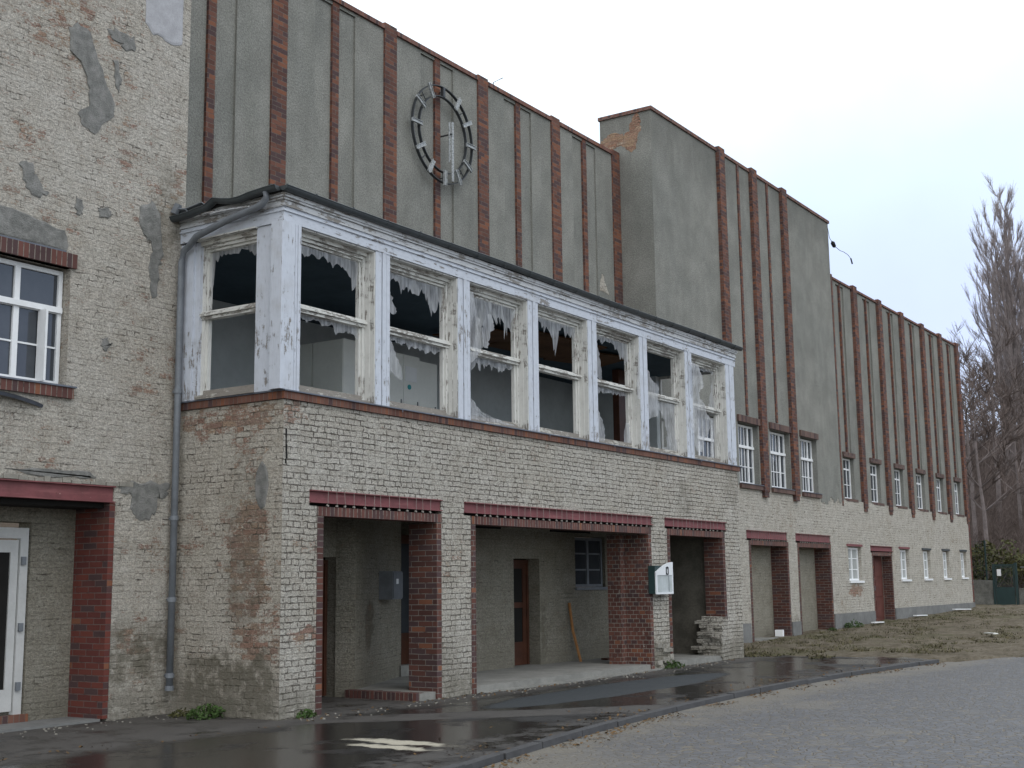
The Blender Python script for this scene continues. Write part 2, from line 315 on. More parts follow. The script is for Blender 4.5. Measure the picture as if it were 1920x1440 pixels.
M = {}
def mats():
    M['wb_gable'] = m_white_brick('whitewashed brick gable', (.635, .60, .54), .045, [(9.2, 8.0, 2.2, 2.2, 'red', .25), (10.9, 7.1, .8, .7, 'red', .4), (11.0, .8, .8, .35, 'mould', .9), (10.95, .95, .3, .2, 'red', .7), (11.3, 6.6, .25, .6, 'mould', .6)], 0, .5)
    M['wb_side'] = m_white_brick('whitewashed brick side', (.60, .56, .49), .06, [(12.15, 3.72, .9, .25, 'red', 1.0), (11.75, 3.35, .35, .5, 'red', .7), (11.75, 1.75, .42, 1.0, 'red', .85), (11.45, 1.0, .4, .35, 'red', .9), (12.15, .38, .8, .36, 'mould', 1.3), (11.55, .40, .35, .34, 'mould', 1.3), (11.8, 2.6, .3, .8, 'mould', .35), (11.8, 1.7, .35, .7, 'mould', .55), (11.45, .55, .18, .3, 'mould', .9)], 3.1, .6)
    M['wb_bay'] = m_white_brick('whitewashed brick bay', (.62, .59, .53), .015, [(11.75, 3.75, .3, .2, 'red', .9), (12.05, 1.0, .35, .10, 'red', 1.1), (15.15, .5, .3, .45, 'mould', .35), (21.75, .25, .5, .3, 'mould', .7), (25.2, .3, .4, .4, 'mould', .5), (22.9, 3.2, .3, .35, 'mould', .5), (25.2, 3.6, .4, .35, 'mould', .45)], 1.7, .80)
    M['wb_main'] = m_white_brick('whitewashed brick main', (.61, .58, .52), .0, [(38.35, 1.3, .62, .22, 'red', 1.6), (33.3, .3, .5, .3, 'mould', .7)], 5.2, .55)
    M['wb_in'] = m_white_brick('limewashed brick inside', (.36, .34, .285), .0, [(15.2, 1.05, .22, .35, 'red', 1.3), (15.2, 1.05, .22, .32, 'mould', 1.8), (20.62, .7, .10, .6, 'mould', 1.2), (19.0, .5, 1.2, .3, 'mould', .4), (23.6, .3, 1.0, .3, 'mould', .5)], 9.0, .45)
    M['cement'] = m_simple('grey cement', (.17, .17, .16), .93, .45, 9, .15, bump=.9, dist=.02, c2=(.29, .285, .27))
    M['lime'] = m_simple('pale lime patch', (.42, .42, .44), .93, .2, 6, .15, bump=.5, dist=.01)
    M['rb'] = m_red_brick('dark red brick')
    M['rb_red'] = m_red_brick('bright red brick', (.105, .032, .028), (.15, .044, .033), (.14, .10, .09), dark=.22, orange=.05)
    M['rb_pil'] = m_red_brick('pilaster brick', (.098, .046, .036), (.165, .072, .050), (.15, .125, .105), w=.22, dark=.42, orange=.16, msize=.005)
    M['rb_eff'] = m_red_brick('salt stained brick', (.085, .040, .034), (.145, .060, .045), (.24, .22, .19), w=.125, white=.05, dark=.3)
    M['soldier'] = m_red_brick('soldier course brick', (.085, .040, .036), (.15, .064, .052), (.23, .20, .17), w=.077, h=.6, off=0.0, msize=.006, dark=.3, orange=.04)
    M['soldier_or'] = m_red_brick('orange sill brick', (.12, .056, .042), (.175, .085, .062), (.16, .13, .11), w=.077, h=.6, off=0.0, msize=.005, dark=.2, orange=.2)
    M['coping'] = m_red_brick('coping brick', (.15, .07, .056), (.21, .105, .082), (.18, .15, .13), w=.077, h=.6, off=0.0, msize=.006, dark=.25, orange=.1)
    M['sill_d'] = m_red_brick('dark sill brick', (.10, .065, .055), (.15, .095, .08), (.13, .11, .1), w=.12, h=.6, off=0.0, dark=.3, orange=.0)
    M['plaster'] = m_plaster('grey green roughcast')
    M['plaster2'] = m_plaster('grey green roughcast tower', seed=13)
    M['plaster3'] = m_plaster('grey green roughcast recess', seed=31)
    M['beam'] = m_beam()
    M['blue'] = m_wood('pale blue peeling paint', (.53, .56, .62), peel=.46)
    M['blue_h'] = m_wood('pale blue peeling fascia', (.53, .56, .62), peel=.50, axis='x', seed=3)
    M['grey_h'] = m_wood('grey peeling cornice', (.52, .53, .545), peel=.74, axis='x', seed=5)
    M['cream'] = m_wood('cream peeling paint', (.61, .605, .575), peel=.58, seed=1)
    M['cream_h'] = m_wood('cream peeling rail', (.62, .615, .58), peel=.85, axis='x', seed=2)
    M['bare_h'] = m_wood('weathered bare sill', (.50, .48, .43), peel=1.1, axis='x', seed=8)
    M['white'] = m_simple('white window paint', (.76, .77, .78), .5, .08, 8, .4, bump=.1)
    M['greyw'] = m_simple('grey door paint', (.50, .50, .49), .55, .12, 5, .4, bump=.1)
    M['zinc'] = m_simple('dark zinc', (.055, .065, .07), .45, .3, 5, .5, 0, .2)
    M['lead'] = m_simple('grey sheet metal', (.13, .145, .18), .5, .3, 4, .5, 0, .2)
    M['pipe'] = m_simple('grey painted pipe', (.17, .185, .205), .5, .25, 6, .5, 0, .15)
    M['dark'] = m_simple('black gap', (.012, .011, .010), .9, .3, 5)
    M['roofing'] = m_simple('roofing felt', (.04, .04, .04), .9, .3, 5)
    M['concrete'] = m_simple('pale screed', (.25, .245, .225), .85, .3, 2.2, .25, bump=.4, dist=.006)
    M['plinth'] = m_simple('grey render plinth', (.20, .20, .195), .9, .28, 1.6, .2, bump=.5, dist=.01)
    M['kerb'] = m_simple('granite kerb', (.07, .07, .073), .6, .3, 5, .4, bump=.5, dist=.006)
    M['inplaster'] = m_simple('room plaster', (.50, .53, .54), .9, .15, 1.2, .2)
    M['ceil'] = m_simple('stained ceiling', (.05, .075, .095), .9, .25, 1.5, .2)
    M['brownboard'] = m_simple('brown fibreboard', (.11, .055, .028), .9, .4, 2, .2)
    M['cab'] = m_simple('off white cabinet', (.80, .81, .77), .45, .08, 2, .4, bump=.05)
    M['darkwood'] = m_simple('brown varnished door', (.075, .026, .013), .5, .4, 3, .4)
    M['maroon'] = m_simple('maroon door paint', (.13, .045, .035), .6, .3, 4, .3)
    M['pole'] = m_simple('orange brown timber', (.33, .16, .06), .75, .25, 8, .3)
    M['wire'] = m_simple('rusty wire', (.30, .27, .24), .6, .3, 8, .4)
    M['steel'] = m_simple('dark steel ring', (.055, .06, .065), .5, .25, 5, .5, .3)
    M['tick'] = m_simple('flaking silver enamel', (.50, .52, .53), .5, .55, 30, .5, 0, .2, c2=(.18, .19, .19))
    M['green'] = m_simple('dark green metal', (.018, .045, .045), .5, .25, 4, .5)
    M['poster'] = m_simple('printed paper', (.82, .83, .84), .7, .05, 5)
    M['teal'] = m_simple('teal sticker', (.05, .35, .38), .6, .1, 5)
    M['black'] = m_simple('black lettering', (.015, .015, .018), .6, .1, 5)
    M['cardboard'] = m_simple('orange cardboard', (.42, .16, .07), .85, .2, 8)
    M['stone'] = m_simple('rough garden wall', (.22, .22, .20), .95, .45, 2.5, .15, bump=.8, dist=.03)
    M['bark'] = m_simple('grey brown bark', (.21, .178, .172), .95, .35, 3, .1)
    M['twig'] = m_simple('bare twigs', (.34, .295, .29), .95, .3, 1.5, .1)
    M['brush'] = m_simple('dark brushwood', (.165, .130, .118), .95, .35, .6, .1, c2=(.085, .066, .058))
    M['leaf'] = m_simple('ivy leaves', (.045, .055, .018), .7, .55, .9, .25, c2=(.095, .085, .03))
    M['grass'] = m_simple('fresh weed leaves', (.055, .10, .025), .7, .5, 3, .25)
    M['straw'] = m_simple('withered grass', (.13, .108, .062), .9, .4, 2, .1, c2=(.075, .078, .038))
    M['litter'] = m_simple('dead leaves', (.17, .105, .05), .9, .5, 3, .1)
    M['rubble'] = m_simple('chalky rubble', (.33, .31, .27), .95, .3, 12, .1, bump=.8, dist=.01)
    # window glass: dark room seen through slightly dirty panes
    s = NT('window glass'); n = s.noise(2.5, 4, .6, vec=s.geo)
    g = s.n('ShaderNodeBsdfGlossy', Color=(.75, .8, .85), Roughness=.04)
    d = s.n('ShaderNodeBsdfDiffuse', Color=s.mix(n, (.02, .023, .028), (.065, .07, .08)))
    fr = s.n('ShaderNodeFresnel', IOR=1.55)
    mx = s.n('ShaderNodeMixShader', _0=s.math('MULTIPLY_ADD', fr.outputs[0], .9, .03), _1=d.outputs[0], _2=g.outputs[0])
    s.t.links.new(mx.outputs[0], s.out.inputs[0]); M['glass'] = s.m
    s = NT('pale reflecting glass'); n = s.noise(2.5, 4, .6, vec=s.geo)
    d = s.n('ShaderNodeBsdfDiffuse', Color=s.mix(n, (.30, .32, .31), (.42, .43, .42)))
    g = s.n('ShaderNodeBsdfGlossy', Color=(.75, .8, .85), Roughness=.05)
    mx = s.n('ShaderNodeMixShader', _0=s.math('MULTIPLY_ADD', s.n('ShaderNodeFresnel', IOR=1.5).outputs[0], .8, .03), _1=d.outputs[0], _2=g.outputs[0])
    s.t.links.new(mx.outputs[0], s.out.inputs[0]); M['glass_pale'] = s.m
    # torn plastic film
    s = NT('torn plastic film'); n = s.noise(7, 4, .65, vec=s.geo); f = s.noise(3, 3, .6, vec=s.vmul(s.geo, (7, 7, .8)))
    col = s.mix(n, (.62, .63, .65), (.80, .81, .83))
    d = s.n('ShaderNodeBsdfDiffuse', Color=col); tl = s.n('ShaderNodeBsdfTranslucent', Color=col)
    gl = s.n('ShaderNodeBsdfGlossy', Roughness=.35, Color=(.7, .7, .7)); tr = s.n('ShaderNodeBsdfTransparent')
    m1 = s.n('ShaderNodeMixShader', _0=.45, _1=d.outputs[0], _2=tl.outputs[0])
    m2 = s.n('ShaderNodeMixShader', _0=.12, _1=m1.outputs[0], _2=gl.outputs[0])
    m3 = s.n('ShaderNodeMixShader', _0=s.ss(f, .25, .7, .30, .68), _1=m2.outputs[0], _2=tr.outputs[0])
    s.t.links.new(m3.outputs[0], s.out.inputs[0]); M['film'] = s.m
mats()
M['asphalt'] = m_asphalt(); M['setts'] = m_setts(); M['earth'] = m_earth()

# ------------------------------------------------------------------ mesh helper
class MB:
    def __init__(s): s.v = []; s.f = []; s.mi = []
    def poly(s, pts, mi=0):
        i = len(s.v); s.v += [tuple(p) for p in pts]; s.f.append(tuple(range(i, i+len(pts)))); s.mi.append(mi); return s
    def box(s, x0, x1, y0, y1, z0, z1, mi=0):
        i = len(s.v)
        s.v += [(x0, y0, z0), (x1, y0, z0), (x1, y1, z0), (x0, y1, z0), (x0, y0, z1), (x1, y0, z1), (x1, y1, z1), (x0, y1, z1)]
        for f in ((0, 3, 2, 1), (4, 5, 6, 7), (0, 1, 5, 4), (1, 2, 6, 5), (2, 3, 7, 6), (3, 0, 4, 7)):
            s.f.append(tuple(i+k for k in f)); s.mi.append(mi)
        return s
    def obox(s, c, size, rot=0, tilt=(0, 0), mi=0):
        m = Matrix.Rotation(rot, 3, 'Z') @ Matrix.Rotation(tilt[0], 3, 'X') @ Matrix.Rotation(tilt[1], 3, 'Y')
        i0 = len(s.v); a, b, d = (q/2 for q in size); s.box(-a, a, -b, b, -d, d, mi)
        for k in range(i0, len(s.v)): s.v[k] = tuple(m @ Vector(s.v[k]) + Vector(c))
        return s
    def prism(s, pts, axis, a, b, mi=0):
        """polygon in the plane across axis, from a to b"""
        def P(p, t): return {'x': (t, p[0], p[1]), 'y': (p[0], t, p[1]), 'z': (p[0], p[1], t)}[axis]
        n = len(pts); i = len(s.v)
        s.v += [P(p, a) for p in pts] + [P(p, b) for p in pts]
        s.f.append(tuple(range(i, i+n))); s.mi.append(mi)
        s.f.append(tuple(range(i+2*n-1, i+n-1, -1))); s.mi.append(mi)
        for k in range(n):
            j = (k+1) % n; s.f.append((i+k, i+n+k, i+n+j, i+j)); s.mi.append(mi)
        return s
    def tube(s, pts, r, n=8, cap=True, mi=0):
        pts = [Vector(p) for p in pts]; rs = r if isinstance(r, (list, tuple)) else [r]*len(pts)
        base = len(s.v); up = Vector((0, 0, 1))
        for k, p in enumerate(pts):
            d = (pts[min(k+1, len(pts)-1)]-pts[max(k-1, 0)])
            d = d.normalized() if d.length > 1e-9 else Vector((0, 0, 1))
            a = d.cross(up if abs(d.z) < .95 else Vector((1, 0, 0))).normalized(); b = d.cross(a)
            for q in range(n):
                t = 2*math.pi*q/n; s.v.append(tuple(p + (a*math.cos(t)+b*math.sin(t))*rs[k]))
        for k in range(len(pts)-1):
            for q in range(n):
                q2 = (q+1) % n; s.f.append((base+k*n+q, base+k*n+q2, base+(k+1)*n+q2, base+(k+1)*n+q)); s.mi.append(mi)
        if cap:
            s.f.append(tuple(base+q for q in range(n))[::-1]); s.mi.append(mi)
            e = base+(len(pts)-1)*n; s.f.append(tuple(e+q for q in range(n))); s.mi.append(mi)
        return s
    def build(s, name, mat, parent=None, smooth=False, label=None, uv='world'):
        me = bpy.data.meshes.new(name); me.from_pydata(s.v, [], s.f)
        for m in (mat if isinstance(mat, (list, tuple)) else [mat]): me.materials.append(m)
        if any(s.mi): me.polygons.foreach_set('material_index', s.mi)
        ul = me.uv_layers.new(name='UVMap'); co = me.vertices
        buf = [0.0]*(2*len(me.loops))
        for p in me.polygons:
            n = p.normal; a = (abs(n.x), abs(n.y), abs(n.z)); k = a.index(max(a))
            for li in p.loop_indices:
                v = co[me.loops[li].vertex_index].co
                u = (v.y, v.z) if k == 0 else (v.x, v.z) if k == 1 else (v.x, v.y)
                buf[2*li] = u[0]; buf[2*li+1] = u[1]
        ul.data.foreach_set('uv', buf)
        if smooth: me.polygons.foreach_set('use_smooth', [True]*len(me.polygons))
        o = bpy.data.objects.new(name, me); COL.objects.link(o)
        if parent is not None:
            o.parent = parent; o.matrix_parent_inverse = Matrix.Identity(4)
            off = world_off(parent)
            for v in me.vertices: v.co -= off
        if label: o['label'] = label
        return o
def world_off(o):
    v = Vector((0, 0, 0))
    while o is not None: v += Vector(o.location); o = o.parent
    return v
def tag(o, label=None, cat=None, group=None, kind=None):
    if label: o['label'] = label
    if cat: o['category'] = cat
    if group: o['group'] = group
    if kind: o['kind'] = kind
    return o
def empty(name, loc, label, cat, group=None):
    o = bpy.data.objects.new(name, None); COL.objects.link(o); o.location = loc; o.empty_display_size = .3
    return tag(o, label, cat, group)
def pt_inside(x, z, holes): return any(a < x < b and c < z < d for a, b, c, d in holes)
def wall_y(mb, x0, x1, z0, z1, yf, yb, holes=(), zfun=None):
    """wall facing -Y with rectangular holes (x0,x1,z0,z1); closed solid"""
    xs = sorted({x0, x1, *[min(max(h[i], x0), x1) for h in holes for i in (0, 1)]})
    zs = sorted({z0, z1, *[min(max(h[i], z0), z1) for h in holes for i in (2, 3)]})
    solid = lambda i, j: 0 <= i < len(xs)-1 and 0 <= j < len(zs)-1 and not pt_inside((xs[i]+xs[i+1])/2, (zs[j]+zs[j+1])/2, holes)
    for i in range(len(xs)-1):
        for j in range(len(zs)-1):
            if not solid(i, j): continue
            a, b, c, d = xs[i], xs[i+1], zs[j], zs[j+1]
            mb.poly([(a, yf, c), (b, yf, c), (b, yf, d), (a, yf, d)]); mb.poly([(b, yb, c), (a, yb, c), (a, yb, d), (b, yb, d)])
            if not solid(i-1, j): mb.poly([(a, yb, c), (a, yf, c), (a, yf, d), (a, yb, d)])
            if not solid(i+1, j): mb.poly([(b, yf, c), (b, yb, c), (b, yb, d), (b, yf, d)])
            if not solid(i, j-1): mb.poly([(a, yb, c), (b, yb, c), (b, yf, c), (a, yf, c)])
            if not solid(i, j+1): mb.poly([(a, yf, d), (b, yf, d), (b, yb, d), (a, yb, d)])
    return mb
def patch(pts, plane, at, thick, mat, parent, name, seed=0, jit=.02, sub=4, label=None):
    """smear of cement with an uneven outline on a wall; plane 'y' (pts x,z) or 'x' (pts y,z); at = wall face, outward = minus"""
    r = random.Random(seed); out = []
    n = len(pts)
    for k in range(n):
        a, b = pts[k], pts[(k+1) % n]
        for q in range(sub):
            t = q/sub; out.append((a[0]+(b[0]-a[0])*t + r.uniform(-jit, jit), a[1]+(b[1]-a[1])*t + r.uniform(-jit, jit)))
    cx = sum(p[0] for p in out)/len(out); cz = sum(p[1] for p in out)/len(out)
    mb = MB(); P = (lambda p, t: (p[0], t, p[1])) if plane == 'y' else (lambda p, t: (t, p[0], p[1]))
    inner = [(cx+(p[0]-cx)*.86, cz+(p[1]-cz)*.9) for p in out]
    m = len(out); i = 0
    mb.v += [P(p, at+.01) for p in out] + [P(p, at-thick*.4) for p in out] + [P(p, at-thick) for p in inner]
    for k in range(m):
        j = (k+1) % m
        for lv in (0, 1): mb.f.append((lv*m+k, lv*m+j, (lv+1)*m+j, (lv+1)*m+k)); mb.mi.append(0)
    mb.f.append(tuple(2*m+k for k in range(m))); mb.mi.append(0)
    return mb.build(name, mat, parent, label=label)
# ------------------------------------------------------------------ levels of the place (metres)
YB, YM, YH = 11.15, 13.05, 13.93        # front planes: bay, main facade, clock wall
XL, XR = 11.60, 25.50                   # bay from .. to
XT0, XT1, XE = 25.66, 37.55, 52.25      # tower block, end of wing
def kerb_y(x): return 7.72 - .0085*(x-18.8)**2 if x > 18.8 else 7.72 - .0102*(x-18.8)**2
def clamp01(t): return max(0.0, min(1.0, t))
def sstep(a, b, t): t = clamp01((t-a)/(b-a)); return t*t*(3-2*t)
def ground_h(x, y):
    """terrain height without paving"""
    z = .0175*max(0, min(x, 58)-26)*sstep(5.0, 12.0, y) + .010*max(0, min(x, 58)-30)*(1-sstep(5, 12, y))
    if x > 58:
        t = x-58; z += .035*t if t < 4 else .14+.225*min(t-4, 60) - (.0 if t < 64 else .0)
        z += (noise.noise(Vector((x*.06, y*.06, 0)))*1.6)*sstep(60, 80, x)
    return z
# ------------------------------------------------------------------ ground
def ground():
    def axis(parts):
        out = []
        for a, b, st in parts:
            n = max(1, round((b-a)/st)); out += [a+(b-a)*k/n for k in range(n)]
        return out+[parts[-1][1]]
    xs = axis([(-400, -60, 60), (-60, 8, 8), (8, 24, 1.0), (24, 60, .22), (60, 140, 3), (140, 900, 60)])
    ys = axis([(-500, -80, 60), (-80, 0, 5), (0, 4, 1), (4, 14.0, .22), (14, 60, 2.5), (60, 500, 40)])
    mb = MB(); ny = len(ys)
    for x in xs:
        for y in ys:
            z = ground_h(x, y)
            inroad = y < kerb_y(x)+.1 if x < 26.6 else y < 7.6-1.02*(x-26.6)
            inpave = (x < 26.0) and not inroad
            if inroad: z = min(z, 0)-.14
            elif inpave: z = -.03
            else:
                k = sstep(25.9, 27.5, x)
                z = z - .03 + k*(.035 + .05*noise.noise(Vector((x*1.1, y*1.6, 3))) + .035*noise.noise(Vector((x*4, y*4, 1))))
                if x > 26 and y < 9: z = z*1.0 - .02
            mb.v.append((x, y, z))
    for i in range(len(xs)-1):
        for j in range(ny-1):
            a = i*ny+j; mb.f.append((a, a+ny, a+ny+1, a+1)); mb.mi.append(0)
    o = mb.build('ground', M['earth'], smooth=True); tag(o, kind='structure')
    # asphalt footway
    mb = MB(); xs2 = [3+.5*k for k in range(47)]
    top = []
    for k in range(len(xs2)-1):
        a, b = xs2[k], min(xs2[k+1], 26.1); 
        ya, yb = kerb_y(a)+.12, kerb_y(b)+.12
        mb.poly([(a, ya, 0), (b, yb, 0), (b, 13.4, 0), (a, 13.4, 0)])
    mb.poly([(26.1, kerb_y(26.1)+.12, 0), (27.0, 8.0, -.01), (27.3, 9.3, -.005), (26.7, 10.6, 0), (25.95, 11.3, 0), (26.1, 13.4, 0)])
    tag(mb.build('pavement', M['asphalt']), kind='structure')
    # road of granite setts
    mb = MB(); xs3 = [-60, -40, -20, -8, 0, 3]+[4+.75*k for k in range(31)]
    for k in range(len(xs3)-1):
        a, b = xs3[k], xs3[k+1]; ka, kb = max(kerb_y(a), -20), max(kerb_y(b), -20)
        for y0, y1 in ((-60, -20), (-20, 2)):
            pass
        mb.poly([(a, -60, -.055), (b, -60, -.055), (b, min(2, kb), -.055), (a, min(2, ka), -.055)])
        if kb > 2 or ka > 2: mb.poly([(a, min(2, ka), -.055), (b, min(2, kb), -.055), (b, kb, -.05), (a, ka, -.05)])
    xe = xs3[-1]
    mb.poly([(xe, -60, -.055), (96, -60, -.055), (xe, 2, -.055)])
    def edge(t): return (xe+t*9.0, kerb_y(xe)-.25-9.2*t)
    prev = (xe, kerb_y(xe))
    pts = [(xe, 2)]
    poly = [(xe, 2, -.055), (34, -6, -.07), (33.2, 1.0, -.03), (31.2, 3.4, -.02), (29.3, 5.3, -.015), (28.0, 6.4, -.02), (xe, kerb_y(xe), -.07)]
    mb.poly(poly)
    tag(mb.build('road', M['setts']), kind='structure')
    # kerb stones
    mb = MB(); x = 3.0
    while x < 25.9:
        L = R_.uniform(.85, 1.1); x1 = min(x+L, 26.1); g = .008
        j = R_.uniform(-.012, .012); h = R_.uniform(-.008, .012)
        a0, a1 = (x+g, kerb_y(x)+j), (x1-g, kerb_y(x1)+j); w = .13
        v = [(a0[0], a0[1], -.3), (a1[0], a1[1], -.3), (a1[0], a1[1]+w, -.3), (a0[0], a0[1]+w, -.3)]
        t = [(p[0], p[1]+(.012 if k < 2 else 0), .012+h) for k, p in enumerate(v)]
        i = len(mb.v); mb.v += v+t
        for f in ((0, 3, 2, 1), (4, 5, 6, 7), (0, 1, 5, 4), (1, 2, 6, 5), (2, 3, 7, 6), (3, 0, 4, 7)): mb.f.append(tuple(i+k for k in f)); mb.mi.append(0)
        x = x1
    tag(mb.build('kerb', M['kerb']), kind='structure')
ground()

# ------------------------------------------------------------------ the building
B = empty('factory_building', (XL, YB, 0), 'derelict brick and grey plaster building with red brick strips and a glazed projecting bay', 'building')
def win_frame(x0, x1, z0, z1, y, cols, rows, trans=None, bar=.022, fr=.055, mull=(), mat=None, label=None, glass='glass', parent=None, name='window', depth=.06):
    """casement window: cols = relative pane widths, mull = indices after which a thick mullion stands;
       rows = pane heights below the transom / above"""
    parent = parent or B; mb = MB(); w = x1-x0
    mb.box(x0, x0+fr, y, y+depth, z0, z1); mb.box(x1-fr, x1, y, y+depth, z0, z1)
    mb.box(x0+fr, x1-fr, y+.001, y+depth, z0, z0+fr); mb.box(x0+fr, x1-fr, y+.001, y+depth, z1-fr, z1)
    tot = sum(cols); iw = w-2*fr; x = x0+fr
    for k, c in enumerate(cols[:-1]):
        x += iw*c/tot; b = .075 if k in mull else bar
        mb.box(x-b/2, x+b/2, y+(.002 if k in mull else .012), y+depth-.005, z0+fr, z1-fr)
    for z, b in rows: mb.box(x0+fr, x1-fr, y+(.004 if b > .05 else .016), y+depth-.008, z-b/2, z+b/2)
    if trans: mb.box(x0+.01, x1-.01, y-.03, y+.001, trans-.035, trans+.035)
    f = mb.build(name, mat or M['white'], parent, label=label)
    g = MB().box(x0+fr*.7, x1-fr*.7, y+depth*.55, y+depth*.55+.006, z0+fr*.7, z1-fr*.7)
    g.build('pane', M[glass], f)
    return f
def body(x0, x1, y0, y1, z0, z1, name, mat):
    return MB().box(x0, x1, y0, y1, z0, z1).build(name, mat, B)

# ---- left gable block -------------------------------------------------
gw = MB()
wall_y(gw, 2.0, XL, 0, 14.0, YM, YM+.62, [(7.75, 9.79, 4.03, 5.53), (6.2, 10.57, -.1, 2.88)])
gw.box(XL-.45, XL, YM+.62, YH+.3, 0, 14.0)
gw.build('wall', M['wb_gable'], B, label='whitewashed left wall with flaking brick')
MB().box(2, XL, YM, 24, 14.0, 14.15).build('roof', M['roofing'], B)
r = MB(); wall_y(r, 5.8, 11.2, 0, 3.05, YM+.64, YM+.9, [(8.0, 9.86, -.1, 2.42)]); r.box(5.8, 10.9, YM+.3, YM+.64, 2.9, 3.05)
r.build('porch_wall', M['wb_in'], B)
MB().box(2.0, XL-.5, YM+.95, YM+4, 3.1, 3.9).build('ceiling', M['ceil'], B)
# red brick reveal right of the porch opening
MB().box(10.50, 10.585, YM-.012, YM+.64, .03, 2.66).build('brick_reveal', M['rb_red'], B)
# steel beam over it (I section)
def steel_beam(x0, x1, z0, z1, yf, parent=B):
    mb = MB(); t = .014
    mb.box(x0, x1, yf+.02, yf+.035, z0+t, z1-t); mb.box(x0, x1, yf-.03, yf+.10, z0, z0+t); mb.box(x0, x1, yf-.03, yf+.10, z1-t, z1)
    return mb.build('steel_beam', M['beam'], parent)
steel_beam(6.0, 10.575, 2.665, 2.87, YM)
MB().box(6.2, 10.5, YM+.10, YM+.62, 2.60, 2.87).build('lintel_core', M['dark'], B)
# crumbled strip above the beam
mb = MB(); x = 7.5
while x < 10.75:
    w = R_.uniform(.08, .22); mb.box(x, x+w-.01, YM-.012-R_.uniform(0, .02), YM+.02, 2.875+R_.uniform(-.003, .004), 2.905+R_.uniform(.0, .035)); x += w
mb.build('mortar_bed', M['rubble'], B)
# porch door
d = MB(); y = YM+.66
for a in ((8.05, 8.13, .12, 2.35), (9.73, 9.84, .12, 2.35), (8.13, 9.73, 2.22, 2.35)): d.box(a[0], a[1], y, y+.08, a[2], a[3])
df = d.build('door', M['greyw'], B, label='white framed porch door with dark glass')
d = MB(); d.box(9.61, 9.715, y+.02, y+.07, .16, 2.2); d.box(8.15, 8.3, y+.02, y+.07, .16, 2.2); d.box(8.3, 9.61, y+.021, y+.07, 2.05, 2.2); d.box(8.3, 9.61, y+.021, y+.07, .16, .42)
d.build('sash', M['greyw'], df)
MB().box(8.3, 9.61, y+.04, y+.046, .42, 2.05).build('pane', M['dark'], df)
for z in (.45, 1.15, 1.95): MB().box(9.74, 9.80, y-.03, y, z-.05, z+.05).build('hinge', M['pipe'], df)
MB().box(6.2, 10.5, YM+.02, YM+.64, 0, .03).build('porch_step', M['plinth'], B)
MB().box(8.0, 9.9, YM+.60, YM+.66, .03, .12).build('threshold', M['soldier_or'], B)
# upper left window
wl = win_frame(7.80, 9.775, 4.06, 5.50, YM+.13, [.36, .22, .22, .36], [(5.0, .09), (4.53, .022)], trans=5.0, mull=(0, 2), label='large white casement window with one light open in the left wall')
MB().box(7.8, 9.67, YM+.3, YM+.5, 4.06, 5.5).build('curtain', M['dark'], wl)
sh = MB(); sh.obox((9.47, YM+.07, 4.52), (.03, .16, .88)); sh.build('casement', M['white'], wl)
MB().box(7.6, 9.86, YM-.035, YM+.1, 5.53, 5.71).build('brick_lintel', M['soldier'], B)
MB().box(7.6, 9.87, YM-.05, YM+.13, 3.90, 4.03).build('sill', M['soldier'], B)
MB().box(7.6, 9.90, YM-.07, YM+.13, 4.032, 4.052).build('sill_sheet', M['lead'], B)
MB().box(7.58, 9.70, YM-.012, YM-.001, 5.715, 5.735).build('flashing', M['lead'], B)
# sagging sheet hanging under the sill
mb = MB(); n = 12
P0 = [(8.3+1.15*k/n, YM-.05-.08*math.sin(math.pi*k/n), 3.88-.10*(k/n)**2) for k in range(n+1)]
for k in range(n): a, b = P0[k], P0[k+1]; mb.poly([a, b, (b[0], b[1]+.03, b[2]-.035), (a[0], a[1]+.03, a[2]-.035)]); mb.poly([(a[0], a[1], a[2]+.004), (b[0], b[1], b[2]+.004), (b[0], YM, b[2]+.02), (a[0], YM, a[2]+.02)])
mb.build('loose_flashing', M['lead'], B)
# cement smears
pp = lambda pts, mat='cement', seed=0, th=.014, jit=.03, sub=4, lab=None: patch(pts, 'y', YM, th, M[mat], B, 'cement_patch', seed, jit, sub, lab)
pp([(9.61, 8.62), (9.72, 8.74), (9.92, 8.70), (10.02, 8.45), (10.18, 8.15), (10.36, 7.85), (10.34, 7.68), (10.18, 7.52), (10.05, 7.34), (9.88, 7.40), (9.80, 7.55), (9.96, 7.66), (9.95, 7.85), (9.90, 8.05), (9.78, 8.25), (9.62, 8.35)], seed=1, th=.02, sub=3, jit=.018, lab='long crescent cement smear')
pp([(10.78, 9.9), (10.80, 9.15), (10.95, 9.02), (11.10, 9.05), (11.30, 8.98), (11.46, 9.08), (11.44, 9.9)], 'lime', 2, sub=3, jit=.02, lab='pale lime patch near the top')
pp([(10.20, 8.82), (10.38, 8.88), (10.62, 8.85), (10.66, 8.70), (10.50, 8.60), (10.42, 8.72), (10.25, 8.70)], seed=3, jit=.035)
pp([(10.30, 8.45), (10.38, 8.44), (10.44, 8.2), (10.40, 8.02), (10.33, 8.15)], seed=4, jit=.02)
pp([(9.00, 6.68), (9.15, 6.72), (9.22, 6.60), (9.32, 6.48), (9.42, 6.36), (9.28, 6.32), (9.12, 6.38), (9.03, 6.52)], seed=5, jit=.03)
pp([(9.80, 6.45), (9.92, 6.42), (9.93, 6.28), (9.84, 6.22)], seed=6)
pp([(10.15, 6.42), (10.35, 6.44), (10.38, 6.34), (10.2, 6.3)], seed=7)
pp([(10.83, 6.55), (11.0, 6.72), (11.16, 6.6), (11.2, 6.35), (11.22, 6.0), (11.16, 5.75), (11.17, 5.42), (11.06, 5.40), (11.02, 5.8), (11.04, 6.1), (10.93, 6.2), (10.85, 6.3)], seed=8, jit=.03, lab='ragged vertical cement smear by the downpipe')
